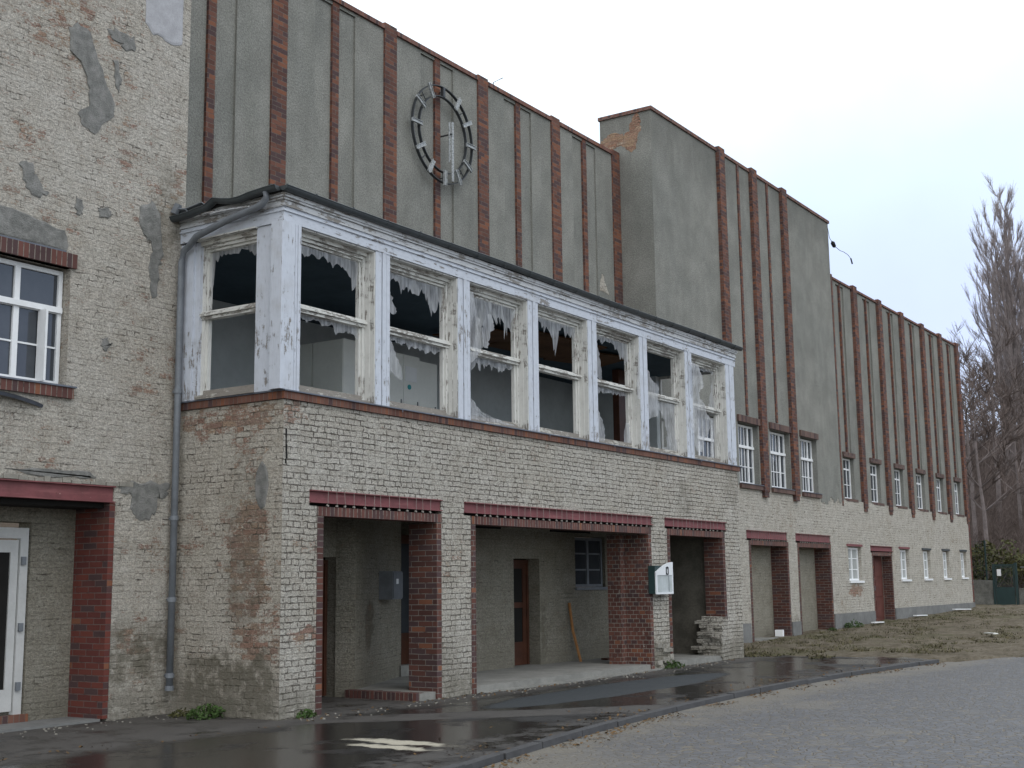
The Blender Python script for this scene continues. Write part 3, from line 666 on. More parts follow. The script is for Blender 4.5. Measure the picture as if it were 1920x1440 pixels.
pp([(7.6, 5.74), (7.6, 6.15), (8.8, 6.10), (9.3, 6.04), (9.68, 5.98), (9.73, 5.85), (9.72, 5.74)], seed=9, jit=.012, lab='cement band above the left window')
pp([(10.62, 2.93), (11.05, 2.95), (11.48, 2.97), (11.42, 2.80), (11.28, 2.76), (11.26, 2.58), (11.12, 2.48), (10.93, 2.48), (10.84, 2.62), (10.83, 2.80), (10.66, 2.80)], seed=10, jit=.03)
pp([(10.28, 4.72), (10.38, 4.74), (10.43, 4.66), (10.36, 4.58), (10.27, 4.62)], seed=11, jit=.03)
pp([(9.0, 2.99), (9.5, 3.02), (10.2, 3.02), (10.3, 2.96), (9.6, 2.93)], seed=12, jit=.02)

# ---- projecting bay: masonry -------------------------------------------
bw = MB()
OP = [(12.24, 14.88, -.1, 2.62), (15.62, 21.42, -.1, 2.62), (22.08, 24.72, -.1, 2.62)]
BM = [(12.09, 14.885, 2.615, 2.82), (15.45, 21.49, 2.615, 2.82), (22.0, 24.82, 2.615, 2.82)]
wall_y(bw, XL, XR, 0, 3.93, YB, YB+.40, OP+BM)
bf = bw.build('bay_wall', M['wb_bay'], B)
MB().box(XL-.002, XL+.40, YB+.005, YM-.002, 0, 3.93).build('side_wall', M['wb_side'], B, label='stained side wall of the bay with bare red bricks')
MB().box(XR-.40, XR+.002, YB+.40, YM, 0, 3.93).build('side_wall', M['wb_bay'], B)
def opening(x0, x1, beam, depth, ztop=2.61, white_right=False, z0=0.0, nw=12, yf=YB, t=.115, mat='rb', right='rb', zb=2.655, ztb=2.82, wires=True, eat=0.0):
    """steel beam, hanging soldier course and brick lined reveals"""
    o = MB(); o.box(x0, x0+t, yf-.006, yf+depth, z0, ztop-.12); o.build('brick_reveal', M[mat], B)
    o = MB(); o.box(x1-t, x1, yf-.006, yf+depth, z0+eat, ztop-.12); o.build('brick_reveal', M[right], B)
    o = MB(); o.box(x0, x1, yf-.012, yf+.24, ztop-.118, ztop); o.build('brick_lintel', M['soldier'], B)
    o = MB(); o.box(x0, x1, yf+.24, yf+depth, ztop-.06, ztop+.05); o.build('lintel_core', M['dark'], B)
    steel_beam(beam[0]+.005, beam[1]-.005, zb, ztb-.003, yf)
    MB().box(beam[0]+.01, beam[1]-.01, yf+.10, yf+.24, ztop+.002, zb+.12).build('lintel_core', M['dark'], B)
    if wires:
        n = nw; L = beam[1]-beam[0]
        for k in range(n):
            w = MB(); x = beam[0]+.2+(L-.4)*(k+.5)/n + R_.uniform(-.03, .03); dx = R_.uniform(-.015, .015)
            w.tube([(x+dx, yf-.034, ztb+.004), (x, yf-.035, zb-.005), (x+.008, yf-.022, zb-.03)], .003, 4)
            w.obox((x+.008, yf-.02, zb-.028), (.035, .02, .022), tilt=(0, R_.uniform(-.6, .6)))
            w.build('tie_wire', M['wire'], B)
opening(12.24, 14.88, (12.09, 14.885), .50, nw=13)
opening(15.62, 21.42, (15.45, 21.49), .62, nw=30, right='rb_eff')
opening(22.08, 24.72, (22.0, 24.82), .42, nw=13, eat=.82)
# stepped salt-stained pier behind the second opening
MB().box(21.12, 21.30, YB+.50, YB+.78, .0, 2.5).build('brick_pier', M['rb_eff'], B)
# crumbling whitewashed foot of the last reveal
mb = MB(); z = 0.0
while z < .84:
    h = R_.uniform(.068, .082); y = YB-.004
    while y < YB+.5:
        w = R_.uniform(.10, .25); x0 = 24.42+R_.uniform(-.07, .07)+(.10 if z > .68 else 0); xm = x0+R_.uniform(.10, .2)
        mb.obox(((x0+xm)/2, y+w/2+R_.uniform(-.012, .012), z+h/2), (xm-x0-.008, w-.008, h-R_.uniform(.004, .014)), rot=R_.uniform(-.12, .12), tilt=(R_.uniform(-.06, .06), R_.uniform(-.08, .08)))
        mb.obox(((xm+24.715)/2, y+w/2+R_.uniform(-.006, .006), z+h/2), (24.715-xm, w-.004, h-.004), rot=R_.uniform(-.02, .02)); y += w
    z += h
mb.box(24.52, 24.71, YB+.01, YB+.5, 0, .82)
mb.build('brick_stub', M['wb_bay'], B, label='crumbling pale brick stub at the foot of the pier')
# eroded foot of the pier between second and third opening
mb = MB()
for k in range(16):
    mb.obox((R_.uniform(21.5, 22.06), YB-.02+R_.uniform(0, .02), R_.uniform(.0, .45)), (R_.uniform(.08, .2), .06, R_.uniform(.05, .09)), rot=R_.uniform(-.15, .15), tilt=(R_.uniform(-.2, .2), R_.uniform(-.1, .1)))
mb.build('broken_bricks', M['rubble'], B)
# portico inside
pw = MB()
pw.poly([(11.98, YB+1.57, -.02), (14.30, YB+1.57, -.02), (14.30, YB+1.57, 3.6), (11.98, YB+1.57, 3.6)])
pi = MB()
wall_y(pi, 11.98, 14.66, 0, 3.62, 12.72, 12.95, [(13.35, 14.40, -.1, 2.02)])
th = math.atan2(13.58-12.42, 16.99-14.45)
c, s_ = math.cos(th), math.sin(th)
def dg(u, v): return (14.50+u*c-v*s_, 12.44+u*s_+v*c)        # along / into the slanting wall
a0, a1, a2, a3 = dg(0, 0), dg(2.75, 0), dg(2.75, .3), dg(0, .3)
pi.prism([a0, a1, a2, a3], 'z', .0, 3.62)
wall_y(pi, 17.55, 25.1, 0, 3.62, YM, YM+.3, [(19.62, 20.50, -.1, 2.06), (21.82, 23.02, 1.5, 2.52)])
pi.box(17.45, 17.75, YM+.3, YM+1.6, 0, 3.62)
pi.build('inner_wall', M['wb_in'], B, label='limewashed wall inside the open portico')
MB().box(24.74, 25.08, YB+.45, YM, 0, 3.62).build('inner_wall', m_simple('dark damp plaster', (.13, .12, .10), .9, .4, 3, .2, bump=.5, dist=.01), B)
MB().box(XL+.01, XR-.01, YB+.401, 15.6, 3.625, 3.92).build('floor_slab', M['inplaster'], B)
MB().box(11.98, 25.1, 15.4, 15.6, 0, 3.6).build('inner_wall', M['dark'], B)
# portico floor
fl = MB(); fl.prism([(14.40, YB+.02), (24.74, YB+.02), (24.74, 15.3), (17.3, 15.3), (14.45, 12.9)], 'z', -.05, .105)
fl.build('portico_floor', M['concrete'], B)
mb = MB()
for k in range(16):
    y = YB+.03+k*.082; mb.box(14.33, 14.50, y, y+.074, -.02, .112+R_.uniform(-.004, .004))
mb.build('brick_step', M['soldier'], B)
# concrete ramp spreading out of the second opening
mb = MB(); prof = [(15.9, .02), (16.8, .10), (18.0, .16), (19.5, .14), (21.0, .12), (22.0, .05)]
top = [(15.74, YB+.03)]+[(x, YB-d_) for x, d_ in prof]+[(22.2, YB+.03)]
mb.prism([(15.75, YB+.3)]+top[1:-1]+[(21.3, YB+.3)], 'z', -.02, .022); mb.build('ramp', M['concrete'], B)
# doors in the portico
def wood_door(x0, x1, z0, z1, y, nglass=2, mat='darkwood', label=None):
    d = MB(); f = .06
    d.box(x0, x0+f, y, y+.07, z0, z1); d.box(x1-f, x1, y, y+.07, z0, z1); d.box(x0+f, x1-f, y, y+.07, z1-f, z1)
    o = d.build('door', M[mat], B, label=label); d = MB(); a, b, w = x0+f, x1-f, .12
    d.box(a, a+w, y+.02, y+.06, z0, z1-f); d.box(b-w, b, y+.02, y+.06, z0, z1-f)
    zs = [z0+.42+(z1-f-z0-.42)*k/nglass for k in range(nglass+1)]
    d.box(a+w, b-w, y+.022, y+.06, z0, zs[0])
    for z in zs[1:]: d.box(a+w, b-w, y+.022, y+.06, z-.10, z-.0)
    d.build('leaf', M[mat], o)
    MB().box(a+w, b-w, y+.035, y+.043, zs[0], zs[-1]-.1).build('pane', M['dark'], o)
    h = MB(); h.box(a+.04, a+.15, y-.03, y-.015, z0+1.02, z0+1.04); h.box(a+.03, a+.06, y-.015, y+.02, z0+.95, z0+1.1); h.build('handle', M['pipe'], o)
    return o
wood_door(13.45, 14.36, .02, 1.98, 12.86, 3, label='brown glazed door in the left corner of the portico')
wood_door(19.66, 20.46, .11, 2.04, YM+.22, 2, label='narrow brown glazed door beside the portico window')
d = MB().box(17.02, 17.46, 13.70, 13.76, .28, 2.45); o = d.build('door', M['darkwood'], B, label='tall dark door at the back of the portico')
MB().box(17.12, 17.36, 13.69, 13.70, .8, 2.3).build('pane', M['glass'], o)
MB().box(16.9, 17.5, 13.5, 13.9, .1, .28).build('door_step', M['concrete'], B)
win_frame(21.84, 23.0, 1.52, 2.50, YM+.06, [1, 1], [(1.86, .03), (2.18, .03)], mat=M['pipe'], mull=(0,), label='six pane window in the portico')
MB().box(21.8, 23.04, YM-.05, YM+.06, 1.46, 1.515).build('sill', M['pipe'], B)
for (x, w, z) in ((12.6, 1.2, 2.52), (17.9, 1.3, 2.58), (20.9, 1.5, 2.58)): MB().box(x, x+w, (YM if x > 17 else 12.72)-.02, (YM if x > 17 else 12.72)+.01, z, z+.07).build('timber_plate', M['dark'], B)
# bay corner crack and cement oval on the side
mb = MB(); pts = [(11.64, 3.56), (11.655, 3.45), (11.645, 3.36), (11.665, 3.28), (11.65, 3.18), (11.64, 3.12)]
for k in range(5): a, b = pts[k], pts[k+1]; mb.box(min(a[0], b[0])-.004, max(a[0], b[0])+.008, YB-.002, YB+.01, b[1], a[1])
mb.build('crack', M['dark'], B)
patch([(11.50+.11*math.cos(t), 2.86+.30*math.sin(t)) for t in [k*math.pi/6 for k in range(12)]], 'x', XL, .016, M['cement'], B, 'cement_patch', 20, .012, 1, 'oval cement patch on the bay side')

# ---- bay: sill band, posts, windows, cornice, roof ------------------------
mb = MB(); mb.box(XL-.03, XR+.10, YB-.035, YB+.3, 3.935, 4.03); mb.build('brick_sill', M['soldier_or'], B)
MB().box(XL-.031, XL+.25, YB+.30, YM, 3.935, 4.03).build('brick_sill', M['soldier_or'], B)
mb = MB(); mb.box(XL-.05, XR+.14, YB-.06, YB+.05, 4.032, 4.048); mb.box(XL-.05, XL+.1, YB+.05, YM, 4.032, 4.048)
for x in (13.9, 17.8, 20.0, 23.6): mb.box(x, x+.02, YB-.063, YB-.06, 4.0, 4.05)
mb.box(XR+.14, XR+.30, YB-.05, YB-.03, 4.02, 4.05)
mb.build('sill_sheet', M['lead'], B)
ZS, ZT, ZH = 4.05, 5.19, 6.20
PX = [13.36, 15.30, 17.25, 19.20, 21.13, 23.08, 25.05]     # left edges of the posts
for k, x in enumerate(PX):
    w = .31 if k < 6 else .43
    mb = MB(); y = YB-.02
    mb.box(x, x+w*.40, y, y+.03, ZS, ZH+.02); mb.box(x+w*.40+.018, x+w*.72, y-.008, y+.03, ZS, ZH+.02); mb.box(x+w*.72+.014, x+w, y, y+.03, ZS, ZH+.02)
    mb.box(x+.004, x+w-.004, y+.03, YB+.28, ZS, ZH)
    p = mb.build('post', M['blue'], B)
    mb = MB(); mb.box(x-.018, x-.001, y+.01, YB+.15, ZS, ZH); mb.box(x-.030, x-.017, YB+.07, YB+.148, ZS+.02, ZH-.02); mb.build('jamb_lining', M['cream'], p)
mb = MB(); y = YB-.05
mb.box(XL-.13, XL+.11, y, y+.05, ZS, ZH+.02); mb.box(XL-.13, XL-.08, y+.05, y+.19, ZS, ZH+.02)
mb.box(XL-.08, XL-.02, y+.19, y+.22, ZS, ZH+.02)
mb.box(XL-.055, XL-.005, y+.23, YB+.47, ZS, ZH+.015); mb.box(XL+.0, XL+.2, YB+.01, YB+.45, ZS, ZH)
mb.build('corner_post', M['blue'], B)
mb = MB(); mb.box(XL+.13, XL+.175, YB-.035, YB+.01, ZS, ZH+.02); mb.box(XL+.175, XL+.18, YB-.01, YB+.01, ZS, ZH+.02); mb.box(XL+.18, XL+.235, YB-.04, YB+.01, ZS, ZH+.02); mb.build('post_moulding', M['blue'], B)
mb = MB(); mb.box(XL-.055, XL-.0, 12.80, 12.98, ZS, ZH); mb.box(XL-.02, XL+.1, 12.70, 12.80, ZS, ZH); mb.box(XL-.05, XL+.0, 12.985, YM-.002, ZS, ZH); mb.build('post', M['blue'], B)
def bay_window(x0, x1, label, z_off=0.0, side=False):
    """double-light timber frame; side=True builds it along Y on the bay's left side"""
    y = YB+.15
    def bx(mb, a, b, c, d, e, f):
        if side: mb.box(XL+.03+(c-y), XL+.03+(d-y), a, b, e, f)
        else: mb.box(a, b, c, d, e, f)
    mb = MB()
    bx(mb, x0-.02, x1+.02, YB+.0, y+.10, ZH-.001, ZH+.018)
    for (a, b) in ((x0, x0+.055), (x1-.055, x1)):
        bx(mb, a, b, y, y+.10, ZS+.02, ZH-.02)
    bx(mb, x0+.055, x0+.085, y+.03, y+.09, ZS+.12, ZH-.13); bx(mb, x1-.095, x1-.055, y+.03, y+.09, ZS+.12, ZH-.13)
    bx(mb, x0+.055, x1-.055, y+.03, y+.095, ZH-.12, ZH-.02); bx(mb, x0+.055, x1-.055, y+.03, y+.095, ZS+.02, ZS+.10)
    f = mb.build('bay_window', M['cream'], B, label=label)
    mb = MB()
    bx(mb, x0, x1, y-.05, y+.10, ZH-.055, ZH+.0); bx(mb, x0+.055, x1-.055, y-.015, y+.10, ZH-.10, ZH-.057); bx(mb, x0+.055, x1-.055, y+.02, y+.10, ZH-.135, ZH-.102)
    mb.build('head', M['cream_h'], f)
    mb = MB()
    bx(mb, x0+.02, x1-.0, y-.045, y+.10, ZT-.012, ZT+.022); bx(mb, x0+.02, x1-.0, y-.02, y+.09, ZT+.024, ZT+.052); bx(mb, x0+.02, x1-.0, y-.015, y+.09, ZT-.055, ZT-.014)
    mb.build('transom', M['cream_h'], f)
    mb = MB()
    bx(mb, x0+.055, x1-.055, y-.0, y+.09, ZS+.05, ZS+.125); bx(mb, x0, x1, y-.10, y+.10, ZS+.0, ZS+.048)
    mb.build('bottom_rail', M['bare_h'], f)
    return f
LB = ['first', 'second', 'third', 'fourth', 'fifth', 'sixth', 'seventh']
XW = [(XL+.235, PX[0]-.03)]+[(PX[k]+.31, PX[k+1]-.03) for k in range(6)]
for k, (a, b) in enumerate(XW): bay_window(a, b, None)
bay_window(YB+.47, 12.70, 'glassless window in the side of the bay', side=True)
# right-hand side glazing, seen from inside through the last windows
mb = MB()
for (a, b) in ((YB+.3, YB+.38), (12.1, 12.18), (12.86, YM-.002)): mb.box(XR-.12, XR-.04, a, b, ZS, ZH)
for (a, b) in ((ZS, ZS+.1), (ZT-.03, ZT+.04), (ZH-.1, ZH)): mb.box(XR-.11, XR-.05, YB+.38, 12.86, a, b)
mb.build('bay_window', M['cream'], B)
# fascia, cornice
mb = MB()
def ring(mb, d, z0, z1, t=.03, gap=None):
    """a moulding running round the left side and front of the bay, d = how far it stands out"""
    x0, x1, y0 = XL-.08-d, XR+.05+d, YB-.03-d
    mb.box(x0, x1, y0, y0+t+d, z0, z1); mb.box(x0, x0+t+d, y0+t+d, YM-.01, z0, z1); mb.box(x1-t-d, x1, y0+t+d, YM-.01, z0, z1)
ring(mb, 0, ZH+.02, ZH+.215); ring(mb, .02, ZH+.155, ZH+.175)
mb.build('fascia', M['blue_h'], B)
mb = MB(); ring(mb, .022, ZH+.217, ZH+.25); ring(mb, .010, ZH+.252, ZH+.30); ring(mb, .035, ZH+.302, ZH+.33); ring(mb, .05, ZH+.332, ZH+.385)
mb.build('cornice', M['grey_h'], B)
mb = MB(); x0, x1, y0 = XL-.15, XR+.16, YB-.05
mb.box(XL+.0, XR, YB+.03, YH, ZH+.05, ZH+.12)
i = len(mb.v)
mb.v += [(x0, y0, ZH+.39), (x1, y0, ZH+.39), (x1, YH, ZH+.39), (x0, YM-.01, ZH+.39), (x0+.0, y0, ZH+.46), (x1, y0, ZH+.46), (x1-1.0, YH, ZH+.66), (x0+1.2, YH, ZH+.66), (x0, YM-.01, ZH+.46), (XL+.01, YM-.01, ZH+.5), (XL+.01, YH, ZH+.60)]
for f in ((0, 1, 2, 3), (0, 4, 5, 1), (4, 8, 9, 10, 7), (4, 7, 6, 5), (1, 5, 6), (1, 6, 2), (0, 3, 8, 4)): mb.f.append(tuple(i+k for k in f)); mb.mi.append(0)
mb.build('bay_roof', M['roofing'], B)
# gutter on the front: half round with brackets
def gutter(pts, name='gutter', r=.062, mat='zinc', lab=None):
    mb = MB(); n = 8
    ring_ = []
    for k, p in enumerate(pts):
        p = Vector(p); d = (Vector(pts[min(k+1, len(pts)-1)])-Vector(pts[max(k-1, 0)])).normalized(); o = Vector((d.y, -d.x, 0)).normalized()
        ring_.append([tuple(p+o*(math.cos(t)*r)+Vector((0, 0, -math.sin(t)*r))) for t in [math.pi*q/n for q in range(n+1)]] )
    for k in range(len(pts)-1):
        for q in range(n):
            mb.poly([ring_[k][q], ring_[k+1][q], ring_[k+1][q+1], ring_[k][q+1]])
            c0 = Vector(pts[k]); c1 = Vector(pts[k+1])
    for e in (0, -1): mb.poly(ring_[e])
    for a, b in zip(ring_[:-1], ring_[1:]): mb.tube([a[0], b[0]], .010, 5)
    return mb.build(name, M[mat], B, label=lab)
zg = ZH+.445
gutter([(x0-.04+k*(x1-x0+.08)/14, y0-.065, zg-.01*math.sin(k*.9)) for k in range(15)], lab='long dark front gutter of the bay')
for k in range(19):
    mb = MB(); x = x0+.5+k*.74; mb.box(x, x+.025, y0-.135, y0+.02, zg-.004, zg+.012); mb.tube([(x, y0-.065+.066*math.cos(t), zg-.066*math.sin(t)) for t in [math.pi*q/6 for q in range(7)]], .008, 4); mb.build('gutter_bracket', M['zinc'], B)

zz = [0, 0, -.01, -.02, -.045, -.04, -.01, .03, -.05, -.06, -.085, -.09, -.09]
gutter([(x0-.065, YM-.0-k*(YM-y0)/12, zg+zz[12-k]) for k in range(13)], lab='buckled side gutter of the bay')
mb = MB(); mb.obox((x0-.01, YM-.12, zg-.02), (.16, .26, .02), tilt=(.2, .5)); mb.obox((x0-.08, YM-.08, zg+.02), (.05, .10, .14), tilt=(.4, .2)); mb.obox((x0+.02, YM-.35, zg+.02), (.10, .32, .012), tilt=(-.12, .3))
mb.build('bent_flashing', M['pipe'], B)
for k in range(9): MB().obox((XL-.16+R_.uniform(-.03, .03), YM-.15-k*.17, ZH+.34-.01*k), (.05, R_.uniform(.15, .3), .02), tilt=(R_.uniform(-.12, .12), R_.uniform(-.4, .4))).build('rotten_board', M['grey_h'], B)
# ---- downpipe
px_, py_ = XL-.13, YM-.10
mb = MB(); mb.tube([(x0-.07, YB+.16, zg-.05), (x0-.07, YB+.16, zg-.13), (x0-.065, YB+.22, zg-.19), (x0-.06, YB+.34, zg-.22), (x0-.055, YB+.9, zg-.30), (x0-.05, YM-.45, zg-.42), (px_-.01, py_-.16, zg-.50), (px_, py_-.03, zg-.56), (px_, py_, zg-.70), (px_, py_, 4.2), (px_, py_, .35)], .046, 12)
mb.build('downpipe', M['pipe'], B, smooth=True, label='grey downpipe in the corner left of the bay')
for z in (4.15, 2.47, 1.42, .46): MB().tube([(px_, py_, z), (px_, py_, z+.06)], .058, 12).box(px_-.008, px_+.008, py_, YM, z+.02, z+.04).build('pipe_clip', M['pipe'], B)
MB().tube([(px_, py_, .30), (px_, py_, .36)], .058, 10).build('pipe_shoe', M['pipe'], B)
# ---- room behind the windows
RB = 14.95
mb = MB(); mb.box(XL+.4, 25.2, RB, RB+.1, 3.93, 6.2); mb.box(XL+.05, XL+.35, YM+.02, RB, 3.93, 6.2); mb.build('room_wall', M['inplaster'], B)
mb = MB(); mb.box(25.15, 25.3, 12.86, RB, 3.93, 6.2); mb.build('room_wall', M['inplaster'], B)
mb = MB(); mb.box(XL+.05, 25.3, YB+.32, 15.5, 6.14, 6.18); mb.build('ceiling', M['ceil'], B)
for (x, y, w, d_) in ((18.0, 12.4, 1.6, 1.3), (19.2, 11.9, 1.9, 1.4), (21.0, 12.2, 1.6, .9)): MB().obox((x+w/2, y+d_/2, 6.04+R_.uniform(-.05, .02)), (w, d_, .03), rot=R_.uniform(-.4, .4), tilt=(R_.uniform(-.1, .06), R_.uniform(-.06, .06))).build('hanging_ceiling_board', M['brownboard'], B)
win_frame(12.5, 13.1, 4.3, 5.4, RB-.08, [1, 1], [(4.9, .05)], mat=M['greyw'], glass='dark', label='inner window of the room')
MB().box(23.6, 24.0, 12.95, 13.1, 3.95, 6.1).build('room_post', M['darkwood'], B)

# ---- clock wall -------------------------------------------------------
hw = MB(); HZ = 11.55
wp = [14.07, 16.905, 19.83, 22.60, 25.30]     # left edges of the wide strips
tp = [12.72, 15.53, 18.43, 21.22, 23.95]
rec = [(t-.43, t+.60, 6.3, HZ-.06) for t in tp]
wall_y(hw, XL-.02, XT0-.01, 6.3, HZ, YH, YH+.035, rec); hw.build('hall_wall', M['plaster'], B)
hb = MB(); hb.box(XL-.02, XT0+.5, YH+.036, YH+.45, 6.3, HZ); hb.build('hall_recess', M['plaster3'], B)
hb = MB(); hb.box(XL-.02, 40, YH+.45, 26, 11.0, 11.2); hb.box(XL-.02, XL+.3, YH+.45, 26, 6.3, 11.0); hb.build('roof', M['roofing'], B)
for x in wp: MB().box(x, x+(.345 if x < 25 else .345), YH-.035, YH+.02, 6.4, HZ+.13).build('brick_strip', M['rb_pil'], B)
for x in tp: MB().box(x, x+.165, YH-.012, YH+.052, 6.4, HZ).build('thin_brick_strip', M['rb_pil'], B)
c = MB(); edges = [XL-.02]+[q for x in wp for q in (x, x+.345)]+[XT0-.01]
for k in range(0, len(edges), 2):
    if edges[k+1]-edges[k] > .05: MB().box(edges[k]+.001, edges[k+1]-.001, YH-.045, YH+.46, HZ+.001, HZ+.085).build('coping', M['coping'], B)
patch([(24.62, 8.15), (24.66, 8.40), (24.72, 8.56), (24.80, 8.50), (24.86, 8.36), (24.98, 8.22), (25.05, 8.12)], 'y', YH, .01, M['wb_side'], B, 'bare_patch', 30, .02, 3)

# ---- tower block ------------------------------------------------------
TZ = 12.58
TWX = [(27.62, 29.18), (30.02, 31.30), (32.10, 33.50), (34.32, 35.60)]
tw = MB(); wall_y(tw, XT0, XT1, 4.0, TZ, YM, YM+.30, [(a, b, 4.03, 5.62) for a, b in TWX])
tw.box(XT0, XT0+.3, YM+.301, YM+1.37, 6.3, TZ); tw.box(XT1-.3, XT1, YM+.301, YM+1.37, 4, TZ); tw.box(XT0+.3, XT1-.3, YM+1.2, YM+1.37, 4, TZ)
tw.box(XT0+.3, XT1-.3, YM+.301, YM+1.2, TZ-.3, TZ-.1)
tw.build('tower_wall', M['plaster2'], B)
c = MB(); tps = [29.27, 31.38, 33.55]
ed = [XT0-.04]+[q for x in tps for q in (x, x+.36)]+[XT1+.04]
for k in range(0, len(ed), 2): MB().box(ed[k]+.001, ed[k+1]-.001, YM-.04, YM+.3, TZ+.001, TZ+.085).build('coping', M['coping'], B)
c.box(XT0-.04, XT0+.3, YM+.301, YM+1.40, TZ+.001, TZ+.085); c.box(XT0+.301, XT1+.04, YM+1.2, YM+1.4, TZ+.001, TZ+.085); c.box(XT1-.3, XT1+.04, YM+.301, YM+1.199, TZ+.001, TZ+.085)
c.build('coping', M['coping'], B)
def strip(x, w, y, p, z0, z1, name='brick_strip', taper=.0):
    mb = MB(); mb.box(x, x+w, y-p, y+.01, z0, z1)
    if taper: mb.box(x+w*.10, x+w*.90, y-p*.85, y+.01, z0-taper, z0-.001)
    return mb.build(name, M['rb_pil'], B)
for x in tps: strip(x, .36, YM, .10, 3.90, TZ+.13, taper=.14)
for x in (30.55, 32.55): strip(x, .11, YM, .035, 5.84, TZ, 'thin_brick_strip')
for k, (a, b) in enumerate(TWX):
    win_frame(a, b, 4.07, 5.60, YM+.15, [.27, .2, .2, .2, .27], [(5.03, .075), (4.52, .024)], trans=5.03, mull=(0, 3))
    MB().box(a-.05, min(b+.05, b+.06), YM-.06, YM+.15, 5.63, 5.80).build('brick_lintel', M['sill_d'], B)
    MB().box(a-.05, b+.08, YM-.07, YM+.15, 3.93, 4.04).build('sill', M['sill_d'], B)
    MB().box(a-.05, b+.08, YM-.09, YM+.15, 4.042, 4.058).build('sill_sheet', M['lead'], B)
# fallen render on the tower's side face
def bare(pts, plane, at, seed): patch(pts, plane, at, .006, m_bare, B, 'bare_brick_patch', seed, .03, 4, 'bare brick where the plaster fell off')
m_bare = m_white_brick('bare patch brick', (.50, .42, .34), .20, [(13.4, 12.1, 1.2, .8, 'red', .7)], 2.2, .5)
bare([(14.40, 12.05), (14.20, 12.18), (13.95, 12.22), (13.75, 12.10), (13.60, 12.20), (13.52, 12.48), (13.42, 12.60), (13.34, 12.45), (13.32, 12.2), (13.40, 11.95), (13.48, 11.72), (13.60, 11.62), (13.72, 11.78), (13.92, 11.86), (14.10, 11.82), (14.40, 11.70)], 'x', XT0, 40)

# ---- main ground floor and long wing ------------------------------------
GW = [(37.85, 39.05, 1.53, 2.60), (43.0, 43.98, 1.55, 2.60), (45.66, 46.55, 1.57, 2.60), (48.18, 49.02, 1.58, 2.61), (50.66, 51.48, 1.60, 2.62)]
NI = [(30.40, 33.06, .0, 2.62), (33.72, 36.36, .0, 2.62)]
DO = [(40.06, 42.1, .2, 2.44)]
NB = [(30.28, 33.0, 2.62, 2.88), (33.62, 36.36, 2.62, 2.88), (39.95, 42.2, 2.44, 2.66)]
lw = MB(); wall_y(lw, XR+.002, XE, -.1, 3.995, YM, YM+.45, GW+NI+DO+NB); lw.build('wall', M['wb_main'], B)
MB().box(XE-.35, XE, YM+.45, 26, -.1, 10.8).build('wall', M['rb_red'], B)
for a, b, h in ((25.6, 30.3, .55), (33.08, 33.70, .50), (36.38, 40.03, .62), (42.12, XE+.02, .66)): MB().box(a, b, YM-.03, YM+.02, -.1, h).build('plinth', M['plinth'], B)
MB().box(XE-.15, XE+.02, YM-.012, YM+.1, .67, 10.9).build('brick_quoin', M['rb_red'], B)
for (a, b), nb in (((30.40, 33.06), NB[0]), ((33.72, 36.36), NB[1])):
    opening(a, b, (nb[0], nb[1]), .45, ztop=2.625, yf=YM, z0=.0, zb=2.67, ztb=2.88, nw=16, t=.12)
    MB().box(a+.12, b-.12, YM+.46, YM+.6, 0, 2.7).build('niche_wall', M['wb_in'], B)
    MB().box(a+.12, b-.12, YM+.0, YM+.46, 0, .13).build('door_step', M['concrete'], B)
opening(40.06, 42.1, (39.95, 42.2), .30, ztop=2.46, yf=YM, z0=.2, zb=2.49, ztb=2.66, t=.10, wires=False)
d = MB()
for a in (40.17, 41.07):
    d.box(a, a+.88, YM+.30, YM+.35, .25, 2.34)
d = d.build('door', M['maroon'], B, label='maroon double door in the long wing')
mb = MB()
for a in (40.25, 41.15):
    for z in (.4, 1.05, 1.7): mb.box(a, a+.72, YM+.285, YM+.30, z, z+.52)
mb.build('panels', M['maroon'], d); MB().box(40.95, 40.98, YM+.24, YM+.29, 1.25, 1.4).build('handle', M['pipe'], d)
MB().box(40.0, 42.2, YM-.25, YM+.3, .1, .24).build('door_step', M['concrete'], B)
for k, (a, b, z0, z1) in enumerate(GW):
    win_frame(a+.02, b-.02, z0+.04, z1-.03, YM+.10, [1, 1], [(z0+(z1-z0)*.35, .025), (z0+(z1-z0)*.66, .025)], mull=(0,), fr=.06, glass='glass_pale')
    MB().box(a-.12, b+.08, YM-.03, YM+.05, z1+.001, z1+.07).build('lintel', M['beam' if k < 2 else 'zinc'], B)
    MB().box(a-.02, b+.04, YM-.05, YM+.10, z0-.03, z0+.035).build('sill', M['white'], B)
WZ = 10.86; YW = YM+.06
wk = [37.33, 39.53, 42.08, 44.58, 47.12, 49.50, 51.92]
wgs = [(38.00, 38.96), (40.56, 41.54), (43.10, 44.06), (45.62, 46.60), (48.14, 49.06), (50.62, 51.50)]
ww = MB(); holes = [(a, b, 4.02, 5.32) for a, b in wgs]
recs = [((a+b)/2-.36, (a+b)/2+.36, 5.46, WZ-.08) for a, b in wgs]
wall_y(ww, XT1+.001, XE, 3.90, WZ, YW, YW+.05, holes+recs)
ww.build('wing_wall', M['plaster'], B)
wb = MB(); wall_y(wb, XT1+.001, XE, 3.90, WZ, YW+.051, YW+.35, holes); wb.build('wing_recess', M['plaster3'], B)
MB().box(XT1, XE, YW+.35, 26, WZ-.3, WZ-.1).build('roof', M['roofing'], B)
ed = [XT1+.05]+[q for x in wk[1:] for q in (x, x+.36)]
for k in range(0, len(ed)-1, 2): MB().box(ed[k]+.001, ed[k+1]-.001, YW-.05, YW+.35, WZ+.001, WZ+.07).build('coping', M['coping'], B)
c = MB(); c.box(XT1+.06, XE, YW-.05, YW+.0, 3.91, 3.96); c.build('string_course', M['sill_d'], B)
